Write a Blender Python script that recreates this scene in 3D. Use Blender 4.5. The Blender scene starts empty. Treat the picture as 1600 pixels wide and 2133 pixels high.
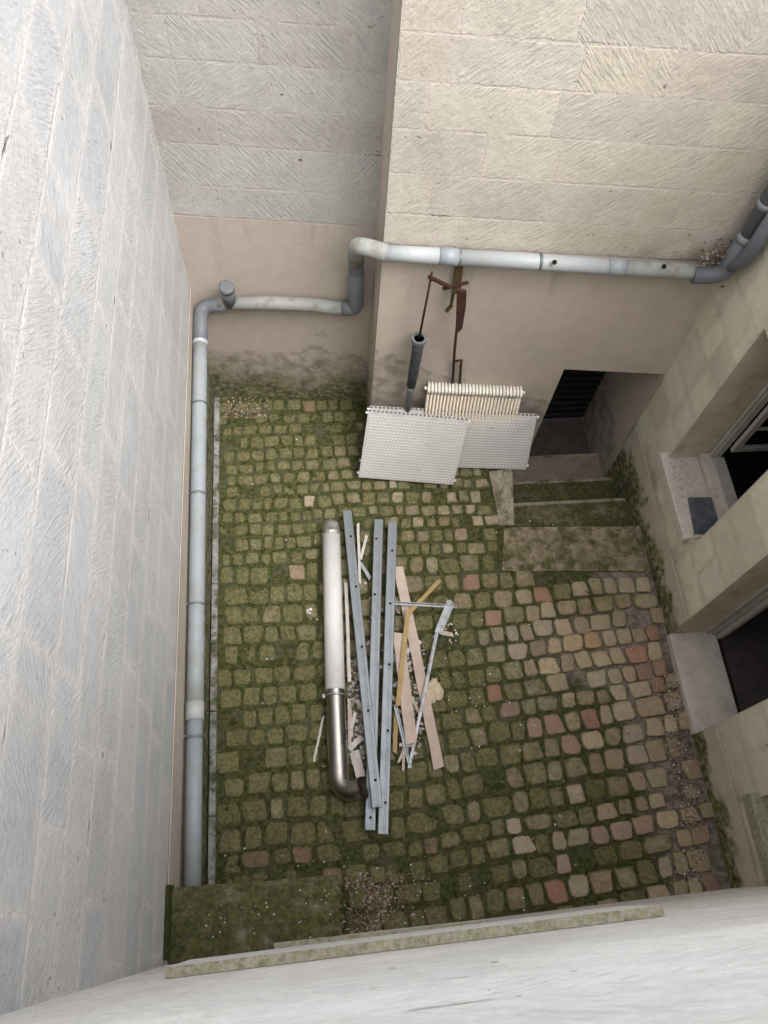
import bpy, bmesh, math, random
from mathutils import Vector, Matrix, noise as mnoise
R = math.radians
SC = bpy.context.scene
COL = SC.collection
rnd = random.Random(11)

# ------------------------------------------------------------------ camera
H = 6.3
F = 1650.0
CX, CY = 800.0, 1066.5
def _ray(x, y): return Vector(((x - CX) / F, (y - CY) / F, 1.0))
_down = _ray(690, 1905).normalized()
_yd = _ray(485, -2300); _yd = (_yd - _down * _yd.dot(_down)).normalized()
_up = -_down
_xd = _yd.cross(_up)
WM = Matrix((_xd, _yd, _up))
CAM = Vector((0, 0, H))
cam_d = bpy.data.cameras.new("camera")
cam = bpy.data.objects.new("camera", cam_d); COL.objects.link(cam)
rx, ry, rz = WM @ Vector((1, 0, 0)), WM @ Vector((0, -1, 0)), WM @ Vector((0, 0, -1))
M4 = Matrix((rx, ry, rz)).transposed().to_4x4(); M4.translation = CAM
cam.matrix_world = M4
cam_d.sensor_fit = 'VERTICAL'; cam_d.sensor_height = 36.0; cam_d.sensor_width = 27.0
cam_d.lens = F / 2133.0 * 36.0
cam_d.clip_start = 0.02; cam_d.clip_end = 200
cam_d.dof.use_dof = True; cam_d.dof.focus_distance = 6.2; cam_d.dof.aperture_fstop = 9.0
SC.camera = cam

# ------------------------------------------------------------------ light
SUN_EL, SUN_AZ = 60.0, 132.0          # azimuth measured from +Y towards +X
w = bpy.data.worlds.new("World"); SC.world = w; w.use_nodes = True
wt = w.node_tree; wt.nodes.clear()
sky = wt.nodes.new('ShaderNodeTexSky'); sky.sky_type = 'NISHITA'; sky.sun_disc = False
sky.sun_elevation = R(SUN_EL); sky.sun_rotation = R(SUN_AZ)
sky.air_density = 1.0; sky.dust_density = 4.0; sky.ozone_density = 1.0
hs = wt.nodes.new('ShaderNodeHueSaturation'); hs.inputs['Saturation'].default_value = 0.16
bg = wt.nodes.new('ShaderNodeBackground'); bg.inputs['Strength'].default_value = 0.15
wo = wt.nodes.new('ShaderNodeOutputWorld')
wt.links.new(sky.outputs[0], hs.inputs['Color']); wt.links.new(hs.outputs[0], bg.inputs[0]); wt.links.new(bg.outputs[0], wo.inputs[0])
sd = bpy.data.lights.new("sun", 'SUN'); sd.energy = 0.75; sd.angle = R(50); sd.color = (1.0, 0.97, 0.93)
so = bpy.data.objects.new("sun", sd); COL.objects.link(so)
sdir = Vector((math.sin(R(SUN_AZ)) * math.cos(R(SUN_EL)), math.cos(R(SUN_AZ)) * math.cos(R(SUN_EL)), math.sin(R(SUN_EL))))
so.rotation_euler = sdir.to_track_quat('Z', 'Y').to_euler(); so.location = (3, -3, 12)
SC.view_settings.view_transform = 'Standard'; SC.view_settings.look = 'None'
SC.view_settings.exposure = 1.54; SC.view_settings.gamma = 1.0
SC.render.engine = 'CYCLES'
SC.cycles.max_bounces = 8; SC.cycles.diffuse_bounces = 5

# ------------------------------------------------------------------ measuring: the point of a surface seen at a photo pixel
def PZ(x, y, z):
    d = WM @ _ray(x, y); return CAM + d * ((z - H) / d.z)
def PY(x, y, Y):
    d = WM @ _ray(x, y); return CAM + d * (Y / d.y)
def PX(x, y, X):
    d = WM @ _ray(x, y); return CAM + d * (X / d.x)
def PP(x, y, a, b, off=0.0):
    """point on the vertical plane through plan points a, b, moved off metres towards the camera"""
    a = Vector(a[:2]); b = Vector(b[:2]); n = Vector((-(b - a).y, (b - a).x)).normalized()
    if n.dot(a) < 0: n = -n
    d = WM @ _ray(x, y)
    return CAM + d * ((n.dot(a) - off) / n.dot(d.xy))

# ------------------------------------------------------------------ object helpers
def link(o):
    COL.objects.link(o); return o
def tag(o, label=None, cat=None, group=None, kind=None):
    if label: o['label'] = label
    if cat: o['category'] = cat
    if group: o['group'] = group
    if kind: o['kind'] = kind
    return o
def empty(name, loc, label, cat, group=None):
    o = bpy.data.objects.new(name, None); o.location = loc; o.empty_display_size = 0.1
    return tag(link(o), label, cat, group)
def worldloc(o):
    v = Vector((0, 0, 0))
    while o: v = v + Vector(o.location); o = o.parent
    return v

class MB:
    def __init__(s):
        s.v = []; s.f = []; s.m = []; s.c = []; s.uv = []; s.inf = []; s.smooth = []
    def face(s, pts, m=0, col=(1, 1, 1), uv=None, inf=None, smooth=False):
        n = len(s.v); s.v += [tuple(p) for p in pts]
        s.raw(list(range(n, n + len(pts))), m, col, uv, inf, smooth)
    def raw(s, idx, m=0, col=(1, 1, 1), uv=None, inf=None, smooth=False):
        s.f.append(idx); s.m.append(m); s.c.append(col); s.uv.append(uv); s.inf.append(inf); s.smooth.append(smooth)
    def box(s, c, size, rot=None, m=0, col=(1, 1, 1), bev=0.0):
        bm = bmesh.new(); bmesh.ops.create_cube(bm, size=1.0)
        for v in bm.verts: v.co = Vector((v.co.x * size[0], v.co.y * size[1], v.co.z * size[2]))
        if bev > 0: bmesh.ops.bevel(bm, geom=list(bm.edges), offset=bev, segments=2, affect='EDGES', profile=0.5)
        s.addbm(bm, Matrix.Translation(Vector(c)) @ (rot.to_4x4() if rot else Matrix.Identity(4)), m, col)
    def addbm(s, bm, mat, m=0, col=(1, 1, 1), smooth=False):
        n = len(s.v); bm.verts.index_update()
        s.v += [tuple(mat @ v.co) for v in bm.verts]
        for f in bm.faces: s.raw([n + v.index for v in f.verts], m, col, smooth=smooth)
        bm.free()
    def bar(s, p, q, w, h, up=(0, 0, 1), m=0, bev=0.0, col=(1, 1, 1)):
        p = Vector(p); q = Vector(q); d = q - p; L = d.length; z = d.normalized()
        y = Vector(up); y = (y - z * y.dot(z)).normalized(); x = y.cross(z)
        s.box((p + q) / 2, (w, h, L), Matrix((x, y, z)).transposed(), m, col, bev)
    def tube(s, path, r, n=16, cap=True, m=0, col=(1, 1, 1), rr=None):
        path = [Vector(p) for p in path]
        rings = []; prev = None
        for i, p in enumerate(path):
            t = (path[min(i + 1, len(path) - 1)] - path[max(i - 1, 0)]).normalized()
            if prev is None:
                a = Vector((0, 0, 1)) if abs(t.z) < 0.9 else Vector((1, 0, 0))
                x = a.cross(t).normalized()
            else:
                x = (prev - t * prev.dot(t)).normalized()
            prev = x; y = t.cross(x)
            rad = rr[i] if rr else r
            b = len(s.v)
            for k in range(n):
                an = 2 * math.pi * k / n
                s.v.append(tuple(p + x * rad * math.cos(an) + y * rad * math.sin(an)))
            rings.append(b)
        for i in range(len(rings) - 1):
            a, b = rings[i], rings[i + 1]
            for k in range(n):
                k2 = (k + 1) % n
                s.raw([a + k, a + k2, b + k2, b + k], m, col, smooth=True)
        if cap:
            s.raw([rings[0] + k for k in reversed(range(n))], m, col)
            s.raw([rings[-1] + k for k in range(n)], m, col)
    def prism(s, poly, z0, z1, m=0, col=(1, 1, 1)):
        n = len(poly)
        bot = [Vector((p[0], p[1], z0)) for p in poly]; top = [Vector((p[0], p[1], z1)) for p in poly]
        s.face(top, m, col); s.face(list(reversed(bot)), m, col)
        for i in range(n):
            j = (i + 1) % n; s.face([bot[i], bot[j], top[j], top[i]], m, col)
    def build(s, name, mats, parent=None, org=None):
        if not isinstance(mats, (list, tuple)): mats = [mats]
        base = Vector(org) if org is not None else (worldloc(parent) if parent else Vector((0, 0, 0)))
        me = bpy.data.meshes.new(name)
        me.from_pydata([tuple(Vector(v) - base) for v in s.v], [], s.f)
        for m in mats: me.materials.append(m)
        for p, mi, sm in zip(me.polygons, s.m, s.smooth): p.material_index = mi; p.use_smooth = sm
        ca = me.attributes.new('bcol', 'FLOAT_COLOR', 'FACE')
        for i, c in enumerate(s.c): ca.data[i].color = (c[0], c[1], c[2], c[3] if len(c) > 3 else 1.0)
        if any(u is not None for u in s.uv):
            ul = me.uv_layers.new(name='UVMap'); ia = me.attributes.new('binfo', 'FLOAT_COLOR', 'FACE')
            for i, p in enumerate(me.polygons):
                u = s.uv[i]; inf = s.inf[i] or (9, 9, 0, 0); ia.data[i].color = inf
                for k, li in enumerate(p.loop_indices): ul.data[li].uv = u[k] if u else (4.0, 4.0)
        o = bpy.data.objects.new(name, me); link(o)
        if parent:
            o.parent = parent
            o.location = base - worldloc(parent)
        else:
            o.location = base
        me.validate()
        return o

def bez(pts, r, seg=7):
    """polyline with rounded corners of radius r"""
    pts = [Vector(p) for p in pts]; out = [pts[0]]
    for i in range(1, len(pts) - 1):
        a = (pts[i - 1] - pts[i]); b = (pts[i + 1] - pts[i])
        ra = min(r, a.length * .49, b.length * .49)
        p0 = pts[i] + a.normalized() * ra; p2 = pts[i] + b.normalized() * ra
        for k in range(seg + 1):
            t = k / seg
            out.append(p0 * (1 - t) ** 2 + pts[i] * 2 * t * (1 - t) + p2 * t * t)
    out.append(pts[-1]); return out

# ------------------------------------------------------------------ node helpers
class NT:
    def __init__(s, name):
        s.mat = bpy.data.materials.new(name); s.mat.use_nodes = True
        s.t = s.mat.node_tree; s.t.nodes.clear()
        s.out = s.n('ShaderNodeOutputMaterial'); s.b = s.n('ShaderNodeBsdfPrincipled')
        s.t.links.new(s.b.outputs[0], s.out.inputs[0])
    def n(s, t, **k):
        nd = s.t.nodes.new(t)
        for a, v in k.items(): setattr(nd, a, v)
        return nd
    def put(s, sock, v):
        if hasattr(v, 'links'): s.t.links.new(v, sock)
        elif v is not None:
            if isinstance(v, tuple) and len(v) == 3 and sock.type == 'RGBA': v = (*v, 1)
            sock.default_value = v
    def math(s, op, a, b=None, c=None, clamp=False):
        nd = s.n('ShaderNodeMath', operation=op, use_clamp=clamp)
        for i, v in enumerate((a, b, c)):
            if v is not None: s.put(nd.inputs[i], v)
        return nd.outputs[0]
    def vmath(s, op, a, b=None):
        nd = s.n('ShaderNodeVectorMath', operation=op); s.put(nd.inputs[0], a)
        if b is not None: s.put(nd.inputs[1], b)
        return nd.outputs[0]
    def noise(s, vec, scale, detail=4, rough=.55, dist=0.0):
        nd = s.n('ShaderNodeTexNoise'); s.put(nd.inputs['Vector'], vec)
        nd.inputs['Scale'].default_value = scale; nd.inputs['Detail'].default_value = detail
        nd.inputs['Roughness'].default_value = rough; nd.inputs['Distortion'].default_value = dist
        return nd.outputs['Fac']
    def voro(s, vec, scale, feature='F1'):
        nd = s.n('ShaderNodeTexVoronoi', feature=feature); s.put(nd.inputs['Vector'], vec); nd.inputs['Scale'].default_value = scale
        return nd.outputs['Distance']
    def step(s, v, a, b, lo=0.0, hi=1.0):
        nd = s.n('ShaderNodeMapRange', interpolation_type='SMOOTHSTEP', clamp=True)
        s.put(nd.inputs[0], v); s.put(nd.inputs[1], a); s.put(nd.inputs[2], b); s.put(nd.inputs[3], lo); s.put(nd.inputs[4], hi)
        return nd.outputs[0]
    def mix(s, f, a, b, mode='MIX'):
        nd = s.n('ShaderNodeMix', data_type='RGBA', blend_type=mode); s.put(nd.inputs[0], f); s.put(nd.inputs[6], a); s.put(nd.inputs[7], b)
        return nd.outputs[2]
    def scalec(s, c, f):
        nd = s.n('ShaderNodeVectorMath', operation='SCALE'); s.put(nd.inputs[0], c); s.put(nd.inputs[3], f); return nd.outputs[0]
    def attr(s, name):
        return s.n('ShaderNodeAttribute', attribute_name=name)
    def pos(s):
        return s.n('ShaderNodeNewGeometry').outputs['Position']
    def sep(s, v):
        nd = s.n('ShaderNodeSeparateXYZ'); s.put(nd.inputs[0], v); return nd.outputs
    def comb(s, x, y, z):
        nd = s.n('ShaderNodeCombineXYZ')
        for i, v in enumerate((x, y, z)): s.put(nd.inputs[i], v)
        return nd.outputs[0]
    def bump(s, h, dist, strength=1.0):
        nd = s.n('ShaderNodeBump'); s.put(nd.inputs['Height'], h); nd.inputs['Distance'].default_value = dist; nd.inputs['Strength'].default_value = strength
        s.t.links.new(nd.outputs[0], s.b.inputs['Normal'])
    def base(s, c, rough=.85, metal=0.0, spec=.3):
        s.put(s.b.inputs['Base Color'], c); s.put(s.b.inputs['Roughness'], rough); s.put(s.b.inputs['Metallic'], metal)
        s.put(s.b.inputs['Specular IOR Level'], spec)

MOSS_D, MOSS_L = (.050, .056, .014), (.11, .125, .030)

def moss_col(t, p):
    return t.mix(t.step(t.noise(p, 14, 4), .35, .68), MOSS_D, MOSS_L)

def stone_mat(name, mortar, mort_amt=.7, chis=1.0, chis_scale=1.0, bump=.010, joint=.012, foot_moss=0.0, foot_h=.5, dirt=.3, pits=.0, stain=(.20, .15, .11), ctint=.45, drip=False):
    t = NT(name); p = t.pos(); uv = t.n('ShaderNodeUVMap', uv_map='UVMap').outputs[0]
    inf = t.attr('binfo'); w, h, ang = t.sep(inf.outputs['Color']); rn = inf.outputs['Alpha']
    bc = t.attr('bcol').outputs['Color']
    u, v, _ = t.sep(uv)
    d = t.math('MINIMUM', t.math('MINIMUM', u, t.math('SUBTRACT', w, u)), t.math('MINIMUM', v, t.math('SUBTRACT', h, v)))
    jn = t.math('MULTIPLY', t.math('SUBTRACT', t.noise(p, 11, 5, .65), .5), .05)
    dd = t.math('ADD', d, jn)
    mort = t.math('MULTIPLY', t.step(dd, joint * .6, joint * 1.8, 1.0, 0.0), t.step(t.noise(p, 4.0, 3), .38, .6, .15, .9))
    smear = t.math('MULTIPLY', t.step(t.math('ADD', d, t.math('MULTIPLY', t.math('SUBTRACT', t.noise(p, 6, 6, .7), .5), .14)), .0, .06, 1.0, 0.0), t.step(t.noise(p, 24, 4, .7), .30, .62, .15, 1.0))
    # chisel strokes, one direction per block
    rot = t.n('ShaderNodeVectorRotate', rotation_type='Z_AXIS'); t.put(rot.inputs['Vector'], uv); t.put(rot.inputs['Angle'], ang)
    wob = t.n('ShaderNodeVectorMath', operation='MULTIPLY_ADD')
    nz = t.n('ShaderNodeTexNoise'); t.put(nz.inputs['Vector'], p); nz.inputs['Scale'].default_value = 2.2
    t.put(wob.inputs[0], nz.outputs['Color']); wob.inputs[1].default_value = (.018, .018, .018); t.put(wob.inputs[2], rot.outputs[0])
    sv = t.vmath('MULTIPLY', wob.outputs[0], (9.5 * chis_scale, 50 * chis_scale, 1))
    sv = t.vmath('ADD', sv, t.comb(t.math('MULTIPLY', rn, 37.0), t.math('MULTIPLY', rn, 91.0), 0.0))
    st = t.noise(sv, 1.0, 3, .6)
    st2 = t.noise(t.vmath('MULTIPLY', sv, (.62, .6, 1)), 1.0, 2, .5)
    st = t.math('ADD', t.math('MULTIPLY', st, .6), t.math('MULTIPLY', st2, .4))
    patch = t.step(t.noise(p, 3.4, 5, .65), .36, .62, .28, 1.0)
    stk = t.math('MULTIPLY', t.math('SUBTRACT', st, .5), t.math('MULTIPLY', patch, chis))
    big = t.noise(p, 1.3, 5, .6); fine = t.noise(p, 52, 3, .7); mid = t.noise(p, 12, 5, .65)
    f = t.math('ADD', t.math('MULTIPLY', big, .5), t.math('MULTIPLY', mid, .34)); f = t.math('ADD', f, t.math('MULTIPLY', fine, .44))
    f = t.math('ADD', f, .36)
    f = t.math('ADD', f, t.math('MULTIPLY', stk, ctint))  # light and shade of the stroke relief also put into the colour
    c = t.scalec(bc, f)
    mc = t.scalec(t.mix(0.0, mortar, mortar), t.math('ADD', .7, t.math('MULTIPLY', fine, .6)))
    c = t.mix(t.math('MULTIPLY', t.math('MAXIMUM', t.math('MULTIPLY', smear, .75), mort), t.step(t.noise(p, 2.3, 3), .3, .6, mort_amt * .45, mort_amt)), c, mc)
    if drip:
        X, _, Z = t.sep(p)
        dm = t.math('MULTIPLY', t.math('MULTIPLY', t.step(Z, 2.34, 2.66, 1, 0), t.step(X, 1.75, 2.75)), t.step(t.noise(p, 7, 5, .7), .32, .62))
        c = t.mix(t.math('MULTIPLY', dm, .75), c, (.22, .145, .085))
    # weather stains and small dark pits
    sn = t.step(t.noise(t.vmath('MULTIPLY', p, (1, 1, .35)), 2.6, 6, .62), .52, .78)
    c = t.mix(t.math('MULTIPLY', sn, dirt), c, stain)
    pit = t.step(t.noise(p, 33, 2, .5), .70, .76)
    pz = t.step(t.noise(p, 1.9, 2), .48, .62)
    crack = t.math('MULTIPLY', mort, t.step(t.noise(t.vmath('MULTIPLY', p, (1, 1, 2.2)), 4.2, 3), .63, .70))
    pits_m = t.math('MAXIMUM', t.math('MULTIPLY', t.math('MULTIPLY', pit, pz), pits), t.math('MULTIPLY', crack, min(1.0, pits * 1.4)))
    c = t.mix(pits_m, c, (.075, .06, .05))
    if foot_moss > 0:
        z = t.sep(p)[2]
        m = t.step(t.math('ADD', z, t.math('MULTIPLY', t.math('SUBTRACT', t.noise(p, 3.5, 5, .65), .5), foot_h * 2.0)), 0.0, foot_h, 1.0, 0.0)
        c = t.mix(t.math('MULTIPLY', m, foot_moss), c, moss_col(t, p))
    hgt = t.math('ADD', t.math('MULTIPLY', stk, 1.2), t.math('MULTIPLY', fine, .25))
    hgt = t.math('ADD', hgt, t.math('MULTIPLY', mid, .55)); hgt = t.math('SUBTRACT', hgt, t.math('MULTIPLY', mort, .22))
    hgt = t.math('SUBTRACT', hgt, t.math('MULTIPLY', pits_m, .8))
    t.bump(hgt, bump)
    t.base(c, .9, 0, .2)
    return t.mat

def plaster_mat(name, c1, c2, moss_amt=1.0, moss_h=.45, patch_h=.75, slope=0.0, mcol=((.045, .042, .022), (.085, .088, .030))):
    t = NT(name); p = t.pos(); px_, _, z = t.sep(p); z0 = z; z = t.math('ADD', z, t.math('MULTIPLY', px_, slope))
    big = t.noise(p, 1.1, 6, .6); fine = t.noise(p, 110, 3, .7); mid = t.noise(p, 9, 5, .65)
    c = t.mix(t.step(big, .35, .65), c1, c2)
    c = t.scalec(c, t.math('ADD', .70, t.math('ADD', t.math('MULTIPLY', fine, .32), t.math('MULTIPLY', mid, .28))))
    dn = t.step(t.noise(p, 2.2, 7, .62), .46, .70); c = t.mix(t.math('MULTIPLY', dn, .5), c, (.36, .325, .285))
    dr = t.math('MULTIPLY', t.step(t.noise(t.vmath('MULTIPLY', p, (7, 7, .55)), 1.0, 5, .6), .54, .72), t.step(z0, 1.3, 2.2)); c = t.mix(t.math('MULTIPLY', dr, .45), c, (.30, .26, .22))
    # crumbled patches low on the wall
    hz = t.math('ADD', z, t.math('MULTIPLY', t.math('SUBTRACT', t.noise(p, 1.9, 4, .55), .5), 1.1))
    pm = t.step(hz, patch_h - .012, patch_h + .012, 1.0, 0.0)
    rim = t.math('MULTIPLY', t.step(hz, patch_h - .05, patch_h, 0, 1), t.step(hz, patch_h, patch_h + .04, 1, 0))
    c = t.mix(t.math('MULTIPLY', pm, .8), c, t.scalec(t.mix(t.step(mid, .36, .62), (.27, .23, .185), (.46, .405, .35)), t.math('ADD', .7, t.math('MULTIPLY', fine, .6))))
    c = t.mix(t.math('MULTIPLY', rim, t.step(mid, .45, .7)), c, (.44, .38, .33))
    m = t.step(t.math('ADD', z, t.math('MULTIPLY', t.math('SUBTRACT', t.noise(p, 2.7, 6, .68), .5), 1.0)), moss_h * .25, moss_h * 1.25, 1.0, 0.0)
    mm = t.math('MULTIPLY', m, t.step(t.noise(p, 20, 4, .7), .3, .6, .35 * moss_amt, moss_amt))
    c = t.mix(mm, c, t.mix(t.step(t.noise(p, 6, 4), .4, .6), *mcol))
    h = t.math('ADD', t.math('MULTIPLY', fine, .3), t.math('MULTIPLY', mid, .35)); h = t.math('SUBTRACT', h, t.math('MULTIPLY', pm, .6))
    h = t.math('ADD', h, t.math('MULTIPLY', t.math('MULTIPLY', pm, t.noise(p, 25, 4, .7)), .8))
    t.bump(h, .008); t.base(c, .92, 0, .15)
    return t.mat

def plain_mat(name, c, rough=.6, metal=0.0, var=.25, scale=6.0, bump=.0015, spec=.4, dirt=None, dirt_amt=.5, dirt_scale=5, bscale=60):
    t = NT(name); p = t.pos()
    f = t.math('ADD', 1.0 - var * .5, t.math('MULTIPLY', t.math('SUBTRACT', t.noise(p, scale, 6, .62), .5), var * 2))
    f = t.math('ADD', f, var * .5)
    cc = t.scalec(t.mix(0.0, c, c), f)
    rr = rough
    if dirt:
        dm = t.math('MULTIPLY', t.step(t.noise(p, dirt_scale, 6, .68), .46, .66), dirt_amt)
        cc = t.mix(dm, cc, dirt); rr = t.math('ADD', rough, t.math('MULTIPLY', dm, .8 - rough))
    t.base(cc, rr, metal, spec)
    t.bump(t.noise(p, bscale, 4, .6), bump)
    return t.mat

M = {}
M['stone_left'] = stone_mat('stone_left', (.62, .59, .57), .8, .9, 1.65, .010, .007, ctint=.42, dirt=.34, pits=.6, stain=(.57, .53, .48))
M['stone_recess'] = stone_mat('stone_recess', (.47, .41, .375), .6, 1.0, 1.35, .010, .006, dirt=.25, pits=.9, stain=(.38, .33, .30), ctint=.6)
M['stone_back'] = stone_mat('stone_back', (.58, .505, .455), .7, 1.0, 1.35, .010, .006, dirt=.30, pits=.6, stain=(.40, .34, .29), ctint=.55, drip=True)
M['stone_right'] = stone_mat('stone_right', (.50, .45, .35), .8, .35, 1.6, .005, .004, foot_moss=.9, foot_h=.55, dirt=.4, pits=.35, stain=(.24, .20, .15))
M['stone_near'] = stone_mat('stone_near', (.74, .71, .67), .6, .9, .9, .010, .006, dirt=.5, pits=.7, stain=(.58, .51, .45), ctint=.6)
M['ledge_front'] = plain_mat('ledge_front', (.72, .72, .70), .9, 0, .2, 5, .004, .2)
M['plaster_pink'] = plaster_mat('plaster_pink', (.48, .405, .34), (.54, .465, .395), .8, .95, 1.42, .42, mcol=((.09, .078, .045), (.12, .112, .055)))
M['plaster_recess'] = plaster_mat('plaster_recess', (.435, .375, .32), (.49, .425, .37), 1.0, .50, .72, mcol=((.07, .067, .030), (.13, .135, .050)))
M['plaster_left'] = plaster_mat('plaster_left', (.40, .34, .29), (.48, .43, .38), 1.0, .85, .35, mcol=((.05, .055, .02), (.10, .11, .035)))
M['plinth_right'] = plaster_mat('plinth_right', (.53, .465, .36), (.60, .53, .42), 1.0, .19, .12, mcol=((.055, .062, .012), (.10, .125, .02)))
M['pvc'] = plain_mat('pvc', (.27, .295, .32), .42, 0, .12, 4, .0006, .45, dirt=(.235, .25, .22), dirt_amt=.75, dirt_scale=7)
M['pvc_dark'] = plain_mat('pvc_dark', (.125, .135, .15), .5, 0, .2, 5, .0008, .4, dirt=(.17, .165, .145), dirt_amt=.4)
M['pvc_white'] = plain_mat('pvc_white', (.37, .39, .405), .45, 0, .15, 4, .0005, .4, dirt=(.34, .33, .29), dirt_amt=.55, dirt_scale=6)
M['pvc_dirty'] = plain_mat('pvc_dirty', (.29, .295, .28), .6, 0, .2, 8, .001, .3, dirt=(.20, .195, .16), dirt_amt=.8, dirt_scale=9)
M['bracket'] = plain_mat('bracket', (.20, .22, .22), .55, .6, .3, 9, .001)
M['rust'] = plain_mat('rust', (.050, .022, .018), .85, 0, .6, 18, .004, .2, dirt=(.09, .04, .025), dirt_amt=.5, dirt_scale=14)
M['rust_olive'] = plain_mat('rust_olive', (.10, .075, .03), .85, 0, .5, 18, .003, .2)
M['cast_iron'] = plain_mat('cast_iron', (.045, .052, .062), .7, .1, .6, 10, .004, .35, dirt=(.11, .11, .10), dirt_amt=.6, dirt_scale=8)
M['zinc'] = plain_mat('zinc', (.27, .292, .312), .42, .55, .12, 14, .0004, .5, dirt=(.18, .205, .23), dirt_amt=.35, dirt_scale=9)
M['zinc_light'] = plain_mat('zinc_light', (.36, .37, .38), .42, .6, .20, 14, .0006, .5, dirt=(.25, .25, .25), dirt_amt=.7, dirt_scale=22)
M['steel'] = plain_mat('steel', (.50, .47, .44), .27, 1.0, .25, 3, .0004, .5, dirt=(.26, .23, .20), dirt_amt=.35, dirt_scale=5, bscale=30)
M['steel_rough'] = plain_mat('steel_rough', (.55, .53, .51), .40, .8, .7, 22, .010, .5, dirt=(.22, .18, .15), dirt_amt=.8, dirt_scale=16, bscale=26)
M['duct_white'] = plain_mat('duct_white', (.72, .70, .69), .6, 0, .08, 8, .0010, .4, dirt=(.52, .49, .46), dirt_amt=.35, dirt_scale=5, bscale=130)
M['wood_pink'] = plain_mat('wood_pink', (.54, .435, .37), .85, 0, .35, 7, .002, .2, dirt=(.50, .40, .32), dirt_amt=.4, dirt_scale=10)
M['wood_white'] = plain_mat('wood_white', (.60, .555, .52), .8, 0, .4, 9, .002, .2, dirt=(.52, .44, .38), dirt_amt=.5, dirt_scale=16)
M['wood_yellow'] = plain_mat('wood_yellow', (.41, .29, .13), .7, 0, .3, 9, .002, .25)
M['foam'] = plain_mat('foam', (.60, .50, .36), .95, 0, .35, 14, .01, .1, bscale=50)
M['soot'] = plain_mat('soot', (.045, .022, .016), .95, 0, .5, 20, .003, .1)
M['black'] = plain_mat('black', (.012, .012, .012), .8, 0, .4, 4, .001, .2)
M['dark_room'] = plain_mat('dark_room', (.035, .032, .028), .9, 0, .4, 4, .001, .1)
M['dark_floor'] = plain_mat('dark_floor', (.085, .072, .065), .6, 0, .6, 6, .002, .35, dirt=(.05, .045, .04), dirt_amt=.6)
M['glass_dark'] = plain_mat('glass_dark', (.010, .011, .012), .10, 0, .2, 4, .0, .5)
M['frame_paint'] = plain_mat('frame_paint', (.44, .42, .38), .6, 0, .25, 9, .0015, .3)
M['slate'] = plain_mat('slate', (.075, .085, .10), .65, 0, .7, 11, .003, .4, dirt=(.16, .16, .17), dirt_amt=.7, dirt_scale=12)
M['radiator_cream'] = plain_mat('radiator_cream', (.70, .61, .49), .5, 0, .1, 5, .0004, .4)
M['radiator_top'] = plain_mat('radiator_top', (.80, .76, .68), .45, 0, .1, 5, .0004, .4)
M['cap_white'] = plain_mat('cap_white', (.8, .8, .8), .5, 0, .05)

def sill_mat(name, c, liv, ls=15):
    t = NT(name); p = t.pos()
    fine = t.noise(p, 60, 4, .7); mid = t.noise(p, 8, 5, .6)
    cc = t.scalec(t.mix(0.0, c, c), t.math('ADD', .6, t.math('ADD', t.math('MULTIPLY', fine, .4), t.math('MULTIPLY', mid, .4))))
    cc = t.mix(t.math('MULTIPLY', t.step(t.noise(p, 34, 3, .6), .60, .70), .65), cc, (.17, .12, .10))
    cc = t.mix(t.math('MULTIPLY', t.step(t.noise(p, ls, 5, .75), .42, .60), liv), cc, t.mix(t.step(t.noise(p, 30, 2), .4, .6), (.30, .29, .115), (.17, .18, .075)))
    t.base(cc, .9, 0, .2); t.bump(t.math('ADD', fine, mid), .006); return t.mat
M['sill'] = sill_mat('sill', (.62, .55, .49), .12)
M['sill_plain'] = plain_mat('sill_plain', (.60, .535, .485), .85, 0, .25, 6, .003, .2, dirt=(.36, .32, .28), dirt_amt=.5)
M['lichen'] = sill_mat('lichen', (.40, .36, .30), .75, 40)

def panel_mat():
    t = NT('radiator_panel'); uv = t.n('ShaderNodeUVMap', uv_map='UVMap').outputs[0]
    u, v, _ = t.sep(uv); p = t.pos()
    row = t.math('FLOOR', v); fu = t.math('FRACT', t.math('ADD', u, t.math('MULTIPLY', t.math('MODULO', row, 2.0), .5))); fv = t.math('FRACT', v)
    du = t.math('DIVIDE', t.math('ABSOLUTE', t.math('SUBTRACT', fu, .5)), .36); dv = t.math('DIVIDE', t.math('ABSOLUTE', t.math('SUBTRACT', fv, .5)), .26)
    dist = t.math('MAXIMUM', du, dv)
    dot = t.step(dist, .75, 1.05, 1.0, 0.0)
    n = t.noise(p, 7, 5)
    c = t.mix(dot, (.58, .555, .54), (.84, .83, .81))
    c = t.scalec(c, t.math('ADD', .9, t.math('MULTIPLY', n, .2)))
    c = t.mix(t.math('MULTIPLY', t.step(t.noise(p, 9, 6, .7), .58, .74), .4), c, (.38, .33, .28))
    t.base(c, .5, 0, .4); t.bump(dot, .004); return t.mat
M['radiator_panel'] = panel_mat()
M['radiator_edge'] = plain_mat('radiator_edge', (.62, .60, .58), .5, 0, .1, 6, .0004, .4, dirt=(.35, .32, .29), dirt_amt=.4, dirt_scale=14)

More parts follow.
